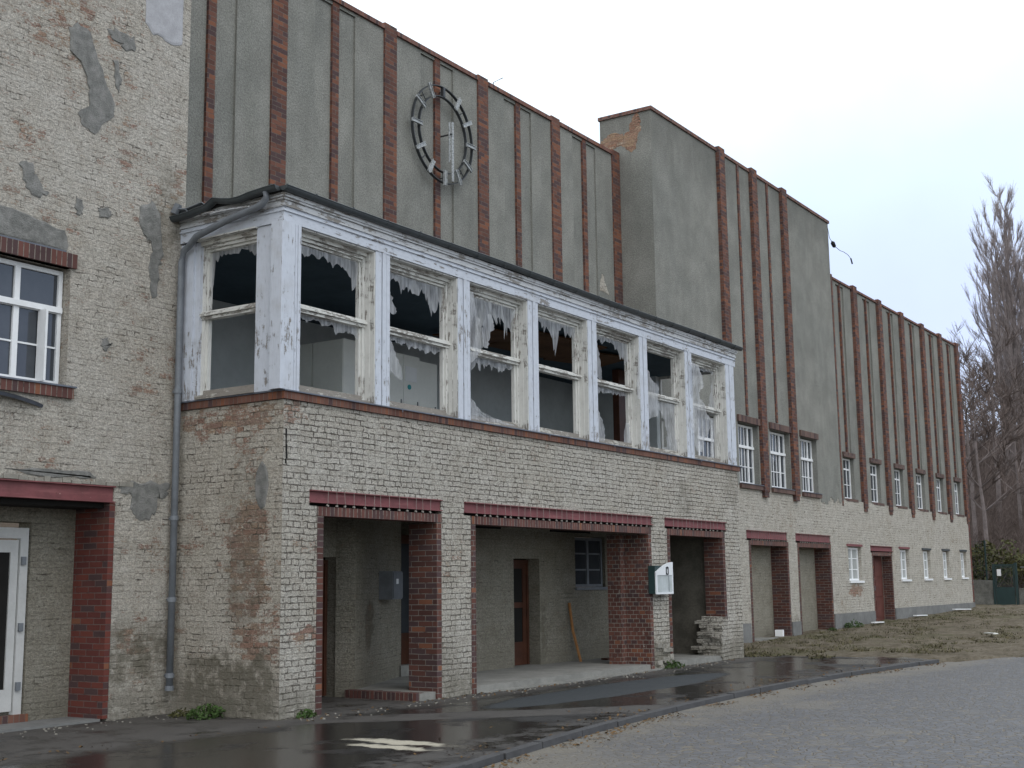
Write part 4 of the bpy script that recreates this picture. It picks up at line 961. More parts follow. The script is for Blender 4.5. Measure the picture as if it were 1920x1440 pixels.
for k, x in enumerate(wk):
    if k == 0: strip(XT1+.01, .12, YW, .07, 3.80, WZ+.12)
    else: strip(x, .36, YW, .10, 3.82, WZ+.13, taper=.12)
for a, b in wgs:
    strip((a+b)/2-.05, .10, YW+.05, .06, 5.49, WZ-.01, 'thin_brick_strip')
    win_frame(a+.01, b-.01, 4.06, 5.31, YW+.11, [.9, 1, .9], [(4.98, .05), (4.50, .02)], mull=(), fr=.05)
    MB().box(a-.05, b+.05, YW-.06, YW+.14, 5.33, 5.48).build('brick_lintel', M['sill_d'], B)
    MB().box(a-.04, b+.08, YW-.07, YW+.14, 3.97, 4.05).build('sill', M['sill_d'], B)
# ragged edge of the tower plaster over the white brick
mb = MB(); x = 35.75
while x < XT1-.02:
    w = R_.uniform(.06, .2); mb.box(x, min(x+w, XT1), YM-.008, YM+.02, 3.92+R_.uniform(-.06, .10) if x > 36.2 else 3.78+R_.uniform(0, .08), 4.05); x += w
mb.build('plaster_edge', M['plaster2'], B)
# ------------------------------------------------------------------ wall clock
def wall_clock():
    cx, cz, y = 18.555, 10.02, YH-.10
    o = empty('wall_clock', (cx, YH, cz), 'large skeletal clock ring with flaking silver hour marks and both hands pointing down', 'clock')
    for r_, name in ((.945, 'outer_ring'), (.745, 'inner_ring')):
        mb = MB(); n = 64; t = .012
        for k in range(n):
            a, b = 2*math.pi*k/n, 2*math.pi*(k+1)/n
            P = lambda r, a, yy: (cx+r*math.sin(a), yy, cz+r*math.cos(a))
            q = [(r_-t, y-.03), (r_+t*.2, y-.03), (r_+t*.2, y+.03), (r_-t, y+.03)]
            for i in range(4):
                (r1, y1), (r2, y2) = q[i], q[(i+1) % 4]; mb.poly([P(r1, a, y1), P(r2, a, y2), P(r2, b, y2), P(r1, b, y1)])
        mb.build(name, M['steel'], o)
    for h in range(1, 12):
        a = math.radians(30*h); mb = MB(); i0 = 0
        mb.box(-.035, .035, y-.055, y-.03, .70, 1.0); mb.box(-.037, -.030, y-.075, y-.0555, .70, 1.0); mb.box(.030, .037, y-.075, y-.0555, .70, 1.0)
        for k, v in enumerate(mb.v): mb.v[k] = (cx+v[0]*math.cos(a)+v[2]*math.sin(a), v[1], cz-v[0]*math.sin(a)+v[2]*math.cos(a))
        mb.build('hour_mark', M['tick'], o)
    MB().box(cx-.03, cx+.03, y-.04, y+.03, cz+.745, cz+.93).build('empty_bracket', M['steel'], o)
    mb = MB(); mb.box(cx+.03, cx+.052, y-.13, y-.11, cz-.55, cz+.24); mb.box(cx+.058, cx+.072, y-.13, y-.11, cz-.5, cz+.24); mb.box(cx+.052, cx+.058, y-.125, y-.115, cz-.5, cz+.2); mb.build('hour_hand', M['tick'], o)
    mb = MB(); mb.box(cx+.078, cx+.10, y-.16, y-.14, cz-.92, cz+.25); mb.box(cx+.112, cx+.132, y-.16, y-.14, cz-.92, cz+.25); mb.box(cx+.10, cx+.112, y-.155, y-.145, cz-.9, cz+.22); mb.build('minute_hand', M['tick'], o)
    MB().tube([(cx+.06, y-.17, cz), (cx+.06, YH+.02, cz)], .016, 8).build('spindle', M['steel'], o)
    for a in (45, 135, 225, 315, 0, 180):
        a = math.radians(a); p = (cx+.85*math.sin(a), cz+.85*math.cos(a))
        MB().tube([(p[0]-.09*math.sin(a), y, p[1]-.09*math.cos(a)), (p[0]+.09*math.sin(a), y, p[1]+.09*math.cos(a))], .01, 5).tube([(p[0], y, p[1]), (p[0], YH+.03, p[1])], .010, 5).build('wall_bracket', M['steel'], o)
wall_clock()
# ------------------------------------------------------------------ notice box on the pier
def notice_box():
    o = empty('notice_box', (21.6, YB, 1.38), 'green and white showcase with a curved top and a black emblem on the brick pier', 'notice box')
    x0, x1, y0 = 21.27, 21.97, YB-.15
    MB().box(x0, x1-.02, y0+.012, YB-.002, 1.385, 1.90).build('case', M['green'], o)
    arc = [(x0+(x1-x0)*t, 1.78+.19*math.sin(t*math.pi/2)**1.0) for t in [k/12 for k in range(13)]]
    def zt(x): t = (x-x0)/(x1-x0); return 1.78+.19*math.sin(t*math.pi/2)
    mb = MB(); mb.prism([(x0, 1.375), (x0+.055, 1.375)]+[(x0+.055, zt(x0+.055))]+[(x0, zt(x0))], 'y', y0-.012, y0+.011)
    mb.prism([(x1-.035, 1.375), (x1, 1.375), (x1, zt(x1)), (x1-.035, zt(x1-.035))], 'y', y0-.012, y0+.011)
    mb.box(x0+.055, x1-.035, y0-.012, y0+.011, 1.375, 1.41)
    mb.prism([(x0+.055, 1.725), (x1-.035, 1.725)]+[(x, zt(x)) for x in [x1-.035-(x1-.09-x0)*k/10 for k in range(11)]], 'y', y0-.012, y0+.011)
    mb.build('front_frame', m_simple('white lacquer', (.72, .74, .76), .4, .05, 5, .5), o)
    MB().box(x0+.055, x1-.035, y0+.0, y0+.010, 1.411, 1.724).build('pane', m_simple('dusty showcase glass', (.40, .44, .44), .25, .2, 4, .5, c2=(.52, .56, .58)), o)
    MB().box(x1-.17, x1-.15, y0-.003, y0+.0, 1.42, 1.71).build('divider', M['pipe'], o)
    mb = MB(); ex, ez = x0+.405, 1.735
    mb.box(ex, ex+.035, y0-.017, y0-.012, ez, ez+.14); mb.box(ex+.075, ex+.11, y0-.017, y0-.012, ez, ez+.14); mb.box(ex+.035, ex+.075, y0-.0165, y0-.012, ez+.112, ez+.15); mb.box(ex+.035, ex+.075, y0-.0165, y0-.012, ez-.003, ez+.02)
    mb.build('emblem', M['black'], o)
notice_box()
def fuse_box():
    th = math.atan2(13.58-12.42, 16.99-14.45); c, s_ = math.cos(th), math.sin(th)
    o = empty('fuse_box', (15.75, 12.9, 1.35), 'grey meter cabinet on the limewashed wall inside the portico', 'meter cabinet')
    o.rotation_euler = (0, 0, 0)
    def ob(u0, u1, v0, v1, z0, z1):
        P = lambda u, v: (14.50+u*c-v*s_, 12.44+u*s_+v*c)
        return MB().prism([P(u0, v0), P(u1, v0), P(u1, v1), P(u0, v1)], 'z', z0, z1)
    ob(1.32, 1.95, -.22, -.001, 1.38, 1.82).build('case', M['pipe'], o)
    ob(1.34, 1.93, -.235, -.221, 1.40, 1.80).build('cover', M['pipe'], o)
    ob(1.50, 1.64, -.238, -.2355, 1.62, 1.70).build('sticker', M['poster'], o)
fuse_box()
# ------------------------------------------------------------------ cabinets and things in the upper room
def cabinet(x0, y0, w, d, z0, h, face, label, group=None, doors=1):
    o = empty('cabinet', (x0, y0, z0), label, 'cabinet', group)
    MB().box(x0, x0+w, y0, y0+d, z0, z0+h).build('carcass', M['cab'], o)
    for k in range(doors):
        if face == 'x':
            a, b = y0+d*k/doors+.006, y0+d*(k+1)/doors-.006; p = MB().box(x0-.02, x0-.001, a, b, z0+.05, z0+h-.01).build('door', M['cab'], o)
            MB().obox((x0-.03, (a+b)/2-.08, z0+.68), (.018, .14, .03)).build('handle', M['pole'], p)
        else:
            a, b = x0+w*k/doors+.006, x0+w*(k+1)/doors-.006; p = MB().box(a, b, y0-.02, y0-.001, z0+.05, z0+h-.01).build('door', M['cab'], o)
            MB().box(b-.07, b-.05, y0-.035, y0-.02, z0+.7, z0+.85).build('handle', M['pipe'], p)
    return o
G = 'white cabinets in the upper room'
cabinet(15.52, 13.60, .52, .66, 3.93, 1.67, 'x', 'white cabinet with a small brown handle, nearest the first bay window', G)
cabinet(15.52, 14.28, .52, .66, 3.93, 1.67, 'x', 'plain white cabinet half hidden behind the corner post of the bay', G)
cabinet(16.72, 13.70, .92, .5, 3.93, 1.66, 'y', 'white double-door cabinet with a paper notice on it in the second bay window', G, 2)
cabinet(17.74, 13.84, .60, .5, 3.93, 1.64, 'y', 'white cabinet to the right of the one carrying the paper notice', G)
tag(MB().box(17.22, 17.54, 13.668, 13.679, 5.12, 5.38).build('poster', M['poster']), 'white printed notice stuck on a cabinet door', 'poster')
o = MB().tube([(17.34, 13.668, 5.02), (17.34, 13.679, 5.02)], .045, 14).build('sticker', M['teal']); tag(o, 'small round teal sticker below the notice on the cabinet', 'sticker')
MB().box(XL+.41, XR-.42, YB+.301, YB+.55, 3.93, 4.04).build('inner_sill', M['bare_h'], B)
o = MB().obox((16.52, 11.62, 4.12), (.30, .2, .15), rot=.25).build('cardboard_box', M['cardboard']); tag(o, 'small orange cardboard box on the sill of the third bay window', 'box')
o = MB().obox((18.95, 11.66, 4.14), (.62, .03, .20), rot=.1, tilt=(.2, -.05)).build('foam_panel', M['poster']); tag(o, 'white foam panel lying on the sill of the fourth bay window', 'panel')
o = MB().obox((16.05, 11.60, 4.22), (.02, .2, .36), tilt=(0, -.3)).build('small_frame', M['cab']); tag(o, 'small pale frame leaning at the left of the third bay window', 'frame')
# ------------------------------------------------------------------ torn plastic film
def film(rows, y, label, amp=.03, seed=0, side=False, n=12):
    """rows: (z, x left, x right) from the top down; the lower and side edges are torn"""
    r = random.Random(seed); mb = MB(); grid = []
    sub = 7
    for k in range(len(rows)-1):
        for q in range(sub):
            t = q/sub; z, a, b = [rows[k][i]+(rows[k+1][i]-rows[k][i])*t for i in range(3)]
            e = .012 if k+q else 0
            grid.append((z, a+r.uniform(-1, 1)*e, b+r.uniform(-2.2, 2.2)*e))
    grid.append(rows[-1])
    for (z, a, b) in grid:
        for q in range(n+1):
            x = a+(b-a)*q/n; yy = y + amp*(noise.noise(Vector((x*5.5+seed, z*1.1, seed)))+.5*noise.noise(Vector((x*16, z*3, seed))))
            zz = z + .012*noise.noise(Vector((x*9, z*9, 1)))
            mb.v.append((yy, x, zz) if side else (x, yy, zz))
    for i in range(len(grid)-1):
        for q in range(n):
            a = i*(n+1)+q; mb.f.append((a, a+1, a+n+2, a+n+1)); mb.mi.append(0)
    o = mb.build('plastic_sheet', M['film'], smooth=True); return tag(o, label, 'plastic sheet', 'torn plastic sheets in the bay windows')
def fringe(x0, x1, z, prof, y, label, seed=0, amp=.03, side=False, step=.035):
    """ragged strip hanging from z; prof = [(t, drop)]"""
    r = random.Random(seed); n = int((x1-x0)/step); mb = MB(); m = 6; cols = []
    jag = .8
    for k in range(n+1):
        t = k/n; d = prof[-1][1]
        for (a, da), (b, db) in zip(prof[:-1], prof[1:]):
            if a <= t <= b: d = da+(db-da)*(t-a)/(b-a); break
        jag = jag*.45+.55*r.choice([.4, .6, .8, 1.0, 1.1, 1.8])*r.uniform(.8, 1.2)
        cols.append((x0+(x1-x0)*t, d*jag))
    for (x, d) in cols:
        for q in range(m+1):
            zz = z-d*q/m; yy = y+amp*(noise.noise(Vector((x*8+seed, zz*2, 0)))+.5*noise.noise(Vector((x*25, zz*4, seed))))*min(1, q/2)
            xx = x+.02*noise.noise(Vector((x*4, zz*6, seed)))*q/m
            mb.v.append((yy, xx, zz) if side else (xx, yy, zz))
    for i in range(n):
        for q in range(m):
            a = i*(m+1)+q; mb.f.append((a, a+m+1, a+m+2, a+1)); mb.mi.append(0)
    o = mb.build('plastic_sheet', M['film'], smooth=True); return tag(o, label, 'plastic sheet', 'torn plastic sheets in the bay windows')
yw = YB+.20
fringe(11.68, 12.60, 6.08, [(0, .10), (.15, .22), (.3, .09), (.7, .08), (.92, .12), (1, .45)], XL+.10, 'torn plastic fringe along the top of the side window', 1, side=True)
fringe(11.90, 13.25, 6.08, [(0, .22), (.2, .10), (.45, .16), (.7, .14), (.8, .2), (.88, .30), (1, .16)], yw, 'short plastic fringe along the top of the first front window', 2)
fringe(11.90, 13.25, 5.14, [(0, .05), (.5, .08), (.85, .14), (1, .10)], yw, 'narrow plastic shreds below the crossbar of the first front window', 3)
fringe(13.72, 15.20, 6.08, [(0, .26), (.1, .32), (.18, .14), (.3, .20), (.55, .26), (.75, .22), (.9, .48), (1, .14)], yw, 'plastic fringe along the top of the second front window', 4)
film([(6.05, 13.70, 13.80), (5.75, 13.72, 13.90), (5.5, 13.80, 14.03), (5.44, 13.92, 13.98)], yw-.05, 'narrow plastic strip hanging left in the upper second front window', seed=5)
film([(5.12, 13.70, 13.86), (4.9, 13.70, 13.98), (4.6, 13.90, 14.12), (4.5, 14.08, 14.12)], yw-.06, 'narrow plastic strip hanging left in the lower second front window', seed=6)
film([(4.95, 13.68, 13.74), (4.5, 13.68, 13.80), (4.12, 13.68, 13.92)], yw-.03, 'plastic scrap along the lower left jamb of the second front window', seed=7)
fringe(13.75, 15.2, 5.14, [(0, .05), (.4, .10), (.8, .13), (1, .10)], yw, 'plastic shreds below the crossbar of the second front window', 8)
fringe(15.72, 17.15, 6.10, [(0, .35), (.15, .50), (.3, .42), (.45, .55), (.6, .5), (.75, .38), (.9, .42), (1, .2)], yw-.02, 'large fringe of plastic shreds filling the top of the third front window', 9, amp=.08, step=.028)
film([(6.10, 15.64, 15.86), (5.7, 15.66, 16.02), (5.35, 15.68, 16.12), (5.12, 15.68, 16.0), (4.95, 15.68, 15.80)], yw-.09, 'long plastic drape down the left side of the third front window', amp=.07, seed=10)
film([(5.85, 16.30, 16.42), (5.65, 16.20, 16.50), (5.48, 16.16, 16.36), (5.28, 16.22, 16.30)], yw-.06, 'twisted plastic strip hanging in the middle of the third front window', amp=.05, seed=11)
fringe(15.72, 17.1, 5.13, [(0, .08), (.2, .16), (.5, .12), (.8, .12), (1, .08)], yw, 'plastic shreds below the crossbar of the third front window', 12)
film([(4.75, 15.66, 15.70), (4.45, 15.66, 15.80), (4.25, 15.66, 16.05), (4.10, 15.68, 17.1)], yw-.08, 'fallen plastic heaped on the sill of the third front window', amp=.06, seed=13)
fringe(17.65, 19.1, 6.08, [(0, .10), (.25, .14), (.42, .30), (.55, .42), (.62, .16), (.85, .16), (1, .28)], yw-.02, 'plastic fringe with a long middle shred in the fourth front window', 14)
film([(6.08, 19.55, 19.68), (5.75, 19.56, 19.84), (5.4, 19.60, 19.92), (5.24, 19.80, 19.92)], yw-.08, 'plastic strip hanging down the left of the fifth front window', amp=.05, seed=15)
fringe(19.62, 21.0, 6.08, [(0, .10), (.4, .10), (.7, .14), (.85, .34), (1, .30)], yw-.02, 'plastic fringe along the top of the fifth front window', 16)
fringe(19.62, 21.0, 5.13, [(0, .08), (.5, .08), (1, .10)], yw, 'thin plastic shreds below the crossbar of the fifth front window', 17)
film([(4.75, 19.56, 19.66), (4.6, 19.58, 19.82), (4.4, 19.60, 19.98), (4.2, 19.62, 20.0), (4.1, 19.62, 19.92)], yw-.08, 'crumpled plastic in the lower left corner of the fifth front window', amp=.07, seed=18)
film([(4.55, 20.86, 20.98), (4.35, 20.80, 21.02), (4.12, 20.78, 21.04)], yw-.03, 'plastic scrap in the lower right corner of the fifth front window', seed=19)
film([(5.62, 21.46, 21.58), (5.45, 21.46, 21.80), (5.35, 21.46, 22.10), (5.1, 21.48, 22.02), (4.8, 21.48, 21.98), (4.68, 21.5, 21.62)], yw-.14, 'plastic blown over the crossbar of the sixth front window', amp=.06, seed=20)
# sixth lower light: sheet with an oval hole
def holed_film():
    mb = MB(); x0, x1, z0, z1 = 21.48, 23.0, 4.15, 5.12; nx, nz = 34, 26
    cx, cz = 22.15, 4.52
    for i in range(nx+1):
        for j in range(nz+1):
            x = x0+(x1-x0)*i/nx; z = z0+(z1-z0)*j/nz
            mb.v.append((x, yw-.01+.05*noise.noise(Vector((x*3, z*2, 4)))+.02*noise.noise(Vector((x*12, z*9, 4))), z))
    for i in range(nx):
        for j in range(nz):
            x = x0+(x1-x0)*(i+.5)/nx; z = z0+(z1-z0)*(j+.5)/nz
            d = math.hypot((x-cx)/.42, (z-cz)/.40)+.22*noise.noise(Vector((x*7, z*7, 2)))
            if d < 1: continue
            a = i*(nz+1)+j; mb.f.append((a, a+nz+1, a+nz+2, a+1)); mb.mi.append(0)
    tag(mb.build('plastic_sheet', M['film'], smooth=True), 'plastic sheet with a big torn hole in the lower sixth front window', 'plastic sheet', 'torn plastic sheets in the bay windows')
holed_film()
film([(6.0, 23.2, 23.42), (5.85, 23.2, 23.72), (5.70, 23.22, 23.88), (5.52, 23.25, 23.66), (5.3, 23.28, 23.62), (5.05, 23.25, 23.85), (4.85, 23.28, 24.05), (4.6, 23.3, 23.92), (4.3, 23.34, 23.72), (4.2, 23.4, 23.6)], YB-.07, 'big crumpled plastic drape over the post before the last front window', amp=.11, seed=22, n=16)
film([(5.95, 24.92, 24.98), (5.7, 24.84, 24.98), (5.45, 24.68, 24.98), (5.25, 24.62, 24.9)], yw+.02, 'dark plastic scrap in the upper right of the last front window', amp=.05, seed=23)
film([(5.0, 24.80, 24.98), (4.6, 24.74, 24.98), (4.15, 24.7, 24.98)], yw+.04, 'plastic scrap in the lower right of the last front window', amp=.05, seed=24)
fringe(23.5, 24.9, 6.08, [(0, .14), (.4, .10), (1, .08)], yw, 'thin plastic fringe along the top of the last front window', 25)
film([(5.9, 21.06, 21.12), (5.5, 21.0, 21.1), (5.0, 20.98, 21.08)], YB-.035, 'plastic shred clinging to the post left of the sixth front window', seed=26, amp=.03)
# ------------------------------------------------------------------ small things about the building
o = MB().tube([(21.55, 12.80, .09), (21.53, 12.96, .7), (21.52, 13.02, 1.22)], .030, 6).build('timber_post', M['pole']); tag(o, 'orange brown timber lath leaning against the portico wall', 'lath')
o = MB().obox((22.9, 12.55, .125), (1.5, .16, .03), rot=-.1).build('plank', M['darkwood']); tag(o, 'dark plank lying on the portico floor by the brick pier', 'plank')
mb = MB(); P = [(37.25, 12.95, 12.35), (37.30, 12.93, 12.06), (37.45, 12.9, 11.93), (37.62, 12.9, 11.86), (38.14, 12.9, 11.82), (38.5, 12.9, 11.85), (38.88, 12.9, 11.84), (39.15, 12.9, 11.77), (39.22, 12.9, 11.66)]
o = empty('loose_cable', (37.25, 12.95, 12.35), 'thin loose cable with a dark weight sticking out from the tower corner', 'cable')
mb.tube(P, .009, 5).build('cable', M['zinc'], o)
MB().tube([(37.42, 12.9, 11.97), (37.50, 12.9, 11.92), (37.62, 12.9, 11.85), (37.70, 12.9, 11.83)], [.01, .07, .06, .01], 8).build('weight', M['black'], o)
MB().tube([(39.14, 12.9, 11.78), (39.26, 12.9, 11.62)], .025, 5).build('cable_end', M['zinc'], o)
o = MB().tube([(21.25, 14.5, 11.2), (21.25, 14.5, 12.12), (21.6, 14.5, 12.34)], .012, 5).build('antenna', M['pipe']); tag(o, 'thin bent antenna wire rising above the clock wall parapet', 'antenna')
tag(MB().obox((32.55, 13.2, .22), (.2, .2, .17), rot=.2).build('white_block', M['poster']), 'small white block on the threshold of the first recessed doorway', 'block')
for (x, y, L_, rot, lab) in ((43.9, 12.75, 1.5, .05, 'white plank on the ground right of the maroon door'), (49.0, 12.7, 1.8, -.06, 'white plank on the ground near the far end of the wing'), (39.2, 12.7, 1.2, .08, 'white plank on the ground left of the maroon door'), (35.1, 8.4, .9, .5, 'short pale stick lying on the open earth near the road')):
    z = ground_h(x, y)+.07
    tag(MB().obox((x, y, z), (L_, .12, .03), rot=rot, tilt=(0, .02)).build('plank', M['poster' if y > 9 else 'cab']), lab, 'plank', 'planks on the ground')
# ------------------------------------------------------------------ weeds
def leaf_tuft(c, r_, h, n, seed, mat, name, label, cat, size=.03, parent_group=None):
    r = random.Random(seed); mb = MB()
    for k in range(n):
        a = r.uniform(0, 6.283); d = r_*math.sqrt(r.random()); z = h*r.random()*(1-d/r_*.6)
        p = Vector((c[0]+d*math.cos(a), c[1]+d*math.sin(a)*.5, c[2]+z)); s_ = size*r.uniform(.5, 1.4)
        u = Vector((r.uniform(-1, 1), r.uniform(-1, 1), r.uniform(-.3, 1))).normalized()*s_; v = u.cross(Vector((r.uniform(-1, 1), r.uniform(-1, 1), r.uniform(-1, 1)))).normalized()*s_*.45
        mb.poly([p-u, p+v, p+u, p-v])
    return tag(mb.build(name, mat), label, cat, parent_group)
GW_ = 'weeds at the wall base'
leaf_tuft((11.36, 12.15, 0), .30, .22, 420, 1, M['grass'], 'weed', 'mossy green weed at the foot of the stained bay side wall', 'weed', .028, GW_)
leaf_tuft((11.40, 12.62, 0), .20, .12, 160, 12, M['leaf'], 'weed', 'dark low moss beside the downpipe foot', 'weed', .025, GW_)
leaf_tuft((12.02, YB-.06, 0), .16, .13, 150, 2, M['grass'], 'weed', 'small bright weed in front of the bay just left of the first opening', 'weed', .025, GW_)
leaf_tuft((21.95, YB-.10, 0), .35, .18, 260, 3, M['grass'], 'weed', 'weed growing under the white showcase', 'weed', .03, GW_)
leaf_tuft((37.3, 12.8, .2), .5, .25, 200, 4, M['grass'], 'weed', 'weed at the plinth right of the second recessed doorway', 'weed', .04, GW_)
leaf_tuft((35.9, 12.95, .12), .25, .2, 120, 5, M['grass'], 'weed', 'weed in the threshold of the second recessed doorway', 'weed', .04, GW_)
# withered grass on the bare earth, leaf litter along the kerb
r = random.Random(5); mb = MB()
for k in range(15000):
    x = 25.7+26*r.random()**1.4; y = r.uniform(7.2, 13.0)
    dens = noise.noise(Vector((x*.5, y*.9, 0)))+.5*noise.noise(Vector((x*2, y*2.5, 0)))+(.35 if y > 10.5 else -.1)
    if dens < .0: continue
    if x < 28 and y < 9.5: continue
    z = ground_h(x, y)-.0+.035*0
    for q in range(2):
        a = r.uniform(0, 6.283); h = r.uniform(.03, .09); w = .012
        p = Vector((x+r.uniform(-.05, .05), y+r.uniform(-.05, .05), z-.01)); t = p+Vector((math.cos(a)*h*1.1, math.sin(a)*h*1.1, h*r.uniform(.3, 1)))
        s_ = Vector((-math.sin(a)*w, math.cos(a)*w, 0)); mb.poly([p-s_, p+s_, t])
tag(mb.build('withered_grass', M['straw']), 'withered grass and straw on the bare earth beside the wing', 'grass', kind='stuff')
mb = MB()
for k in range(2600):
    x = r.uniform(7.5, 26)
    if r.random() < .55: y = kerb_y(x)-.02-abs(r.gauss(0, .18)); z = -.045
    else: y = r.choice([kerb_y(x)+.12+abs(r.gauss(0, .4)), YB-abs(r.gauss(0, .25))]); z = .004
    if noise.noise(Vector((x*1.2, y*1.2, 7))) < -.05: continue
    s_ = r.uniform(.010, .03); a = r.uniform(0, 6.28); u = Vector((math.cos(a), math.sin(a), r.uniform(0, .5)))*s_; v = Vector((-math.sin(a), math.cos(a), r.uniform(0, .4)))*s_*.6
    p = Vector((x, y, z+.006)); mb.poly([p-u, p-v, p+u, p+v])
tag(mb.build('leaf_litter', M['litter']), 'dead leaves and crumbs along the kerb and wall base', 'leaf litter', kind='stuff')
mb = MB()
for k in range(240):
    x = r.uniform(8.5, 24); y = YB-.03-abs(r.gauss(0, .28))
    if x < XL: y = YM-.03-abs(r.gauss(0, .25))
    s_ = r.uniform(.005, .015)*(1.6 if r.random() < .1 else 1); mb.obox((x, y, s_*.4), (s_*2, s_*1.6, s_), rot=r.uniform(0, 3), tilt=(r.uniform(-.3, .3), 0))
tag(mb.build('rubble_crumbs', M['rubble']), 'crumbs of fallen mortar along the foot of the walls', 'rubble', kind='stuff')
# ------------------------------------------------------------------ garden wall, gate, fence
XG = 55.0; zg0 = .40
mb = MB(); r = random.Random(3)
def rough_wall(y0, y1, z0, z1, t=.35):
    mb = MB(); n = int((y1-y0)/.35); m = 5; J = lambda: r.uniform(-.03, .03)
    g = [[(XG+J(), y0+(y1-y0)*i/n, z0+(z1-z0)*j/m+(J() if j == m else 0)) for j in range(m+1)] for i in range(n+1)]
    for i in range(n):
        for j in range(m): mb.poly([g[i+1][j], g[i][j], g[i][j+1], g[i+1][j+1]])
        mb.poly([g[i+1][m], g[i][m], (XG+t, g[i][m][1], g[i][m][2]), (XG+t, g[i+1][m][1], g[i+1][m][2])])
        mb.poly([(XG+t, g[i][0][1], z0), (XG+t, g[i+1][0][1], z0), (XG+t, g[i+1][m][1], g[i+1][m][2]), (XG+t, g[i][m][1], g[i][m][2])])
    for i in (0, n): mb.poly([g[i][0], g[i][m], (XG+t, g[i][m][1], g[i][m][2]), (XG+t, g[i][0][1], z0)])
    return mb
o = rough_wall(12.95, 22, .1, 1.52).build('garden_wall', M['stone']); tag(o, 'low grey rendered garden wall left of the green gate', 'wall')
o = rough_wall(-8, 11.95, .1, 1.18).build('garden_wall', M['stone']); tag(o, 'low mossy garden wall right of the green gate', 'wall')
def gate():
    o = empty('garden_gate', (XG, 12.45, .4), 'dark green metal gate with a small white notice in the garden wall', 'gate')
    MB().box(XG-.02, XG+.08, 12.86, 12.94, .2, 2.16).build('post', M['green'], o); MB().box(XG-.02, XG+.08, 11.97, 12.07, .2, 2.2).build('post', M['green'], o)
    MB().box(XG, XG+.06, 12.07, 12.86, 2.08, 2.15).build('top_bar', M['green'], o)
    mb = MB(); mb.box(XG+.01, XG+.05, 12.10, 12.84, .42, 1.22)
    mb.box(XG+.01, XG+.05, 12.10, 12.14, 1.22, 2.06); mb.box(XG+.01, XG+.05, 12.80, 12.84, 1.22, 2.06); mb.box(XG+.01, XG+.05, 12.14, 12.80, 2.02, 2.06)
    for k in range(14): y = 12.16+k*.046; mb.box(XG+.02, XG+.03, y, y+.008, 1.22, 2.02)
    mb.build('leaf', M['green'], o)
    MB().box(XG-.0, XG+.008, 12.60, 12.76, 1.68, 1.95).build('notice', M['poster'], o)
gate()
fo = empty('mesh_fence', (XG+.2, 13, 1.5), 'dark green wire fence on top of the garden wall', 'fence')
for y in (13.18, 15.6, 18.0): MB().box(XG+.15, XG+.20, y, y+.05, 1.4, 3.15).build('fence_post', M['green'], fo)
for k in range(2):
    mb = MB(); a, b = (13.24, 15.59) if k == 0 else (15.66, 17.99)
    n = int((b-a)/.09)
    for i in range(n+1): y = a+(b-a)*i/n; mb.box(XG+.17, XG+.176, y-.003, y+.003, 1.5, 3.1)
    for j in range(9): z = 1.5+j*.2; mb.box(XG+.165, XG+.175, a-.01, b+.01, z-.004, z+.004)
    mb.build('fence_panel', M['green'], fo)
tag(MB().tube([(XG+.3, -6, 2.02), (XG+.3, 3, 1.98), (XG+.3, 11.9, 2.02)], .018, 5).tube([(XG+.3, 11.6, 1.0), (XG+.3, 11.6, 2.03)], .02, 5).tube([(XG+.3, 6, 1.0), (XG+.3, 6, 2.03)], .02, 5).build('handrail', M['pipe']), 'thin grey rail above the wall right of the gate', 'railing')
# ------------------------------------------------------------------ trees
def twig(mb, p, q, r0, r1, n=3):
    d = (q-p); 
    if d.length < 1e-6: return
    d.normalize(); a = d.cross(Vector((.3, .2, 1)) if abs(d.z) < .9 else Vector((1, .1, 0))).normalized(); b = d.cross(a); i = len(mb.v)
    for c_, rr in ((p, r0), (q, r1)):
        for k in range(n): t = 6.2832*k/n; mb.v.append(tuple(c_+(a*math.cos(t)+b*math.sin(t))*rr))
    for k in range(n): k2 = (k+1) % n; mb.f.append((i+k, i+k2, i+n+k2, i+n+k)); mb.mi.append(0)
def limb(mb, tw, p, d, L, rad, r, lvl, up=.25, spread=.5, twigs=5, tl=.9, tr=.014):
    """a bending limb with side branches; twigs go to tw"""
    seg = max(3, int(L/1.0)); step = L/seg
    for k in range(seg):
        t = k/seg; d = (d+Vector((r.uniform(-.13, .13), r.uniform(-.13, .13), up*.3))).normalized(); q = p+d*step
        twig(mb, p, q, rad*(1-t*.75), rad*(1-(t+1/seg)*.75), 5 if rad > .06 else 3)
        if lvl > 0 and t > .15 and r.random() < .85:
            a = r.uniform(0, 6.28); s_ = Vector((math.cos(a), math.sin(a), 0))*spread
            limb(mb, tw, q, (d+s_).normalized(), L*r.uniform(.35, .6)*(1-t*.5), rad*(1-t*.75)*.5, r, lvl-1, up, spread, twigs, tl, tr)
        nt = twigs if lvl == 0 else max(1, twigs//2)
        for _ in range(nt):
            a = r.uniform(0, 6.28); s_ = Vector((math.cos(a), math.sin(a), r.uniform(-.1, .3)))*spread*r.uniform(.5, 1.3)
            e = (d+s_).normalized(); p0 = p+(q-p)*r.random(); l_ = tl*r.uniform(.4, 1.2); m_ = p0+e*l_*.5; e2 = (e+Vector((r.uniform(-.3, .3), r.uniform(-.3, .3), up))).normalized()
            twig(tw, p0, m_, tr, tr*.75); twig(tw, m_, m_+e2*l_*.5, tr*.75, tr*.4)
            m2 = m_+Vector((r.uniform(-.3, .3), r.uniform(-.3, .3), r.uniform(0, .4)))*l_*.6; twig(tw, m_, m2, tr*.6, tr*.35)
        p = q
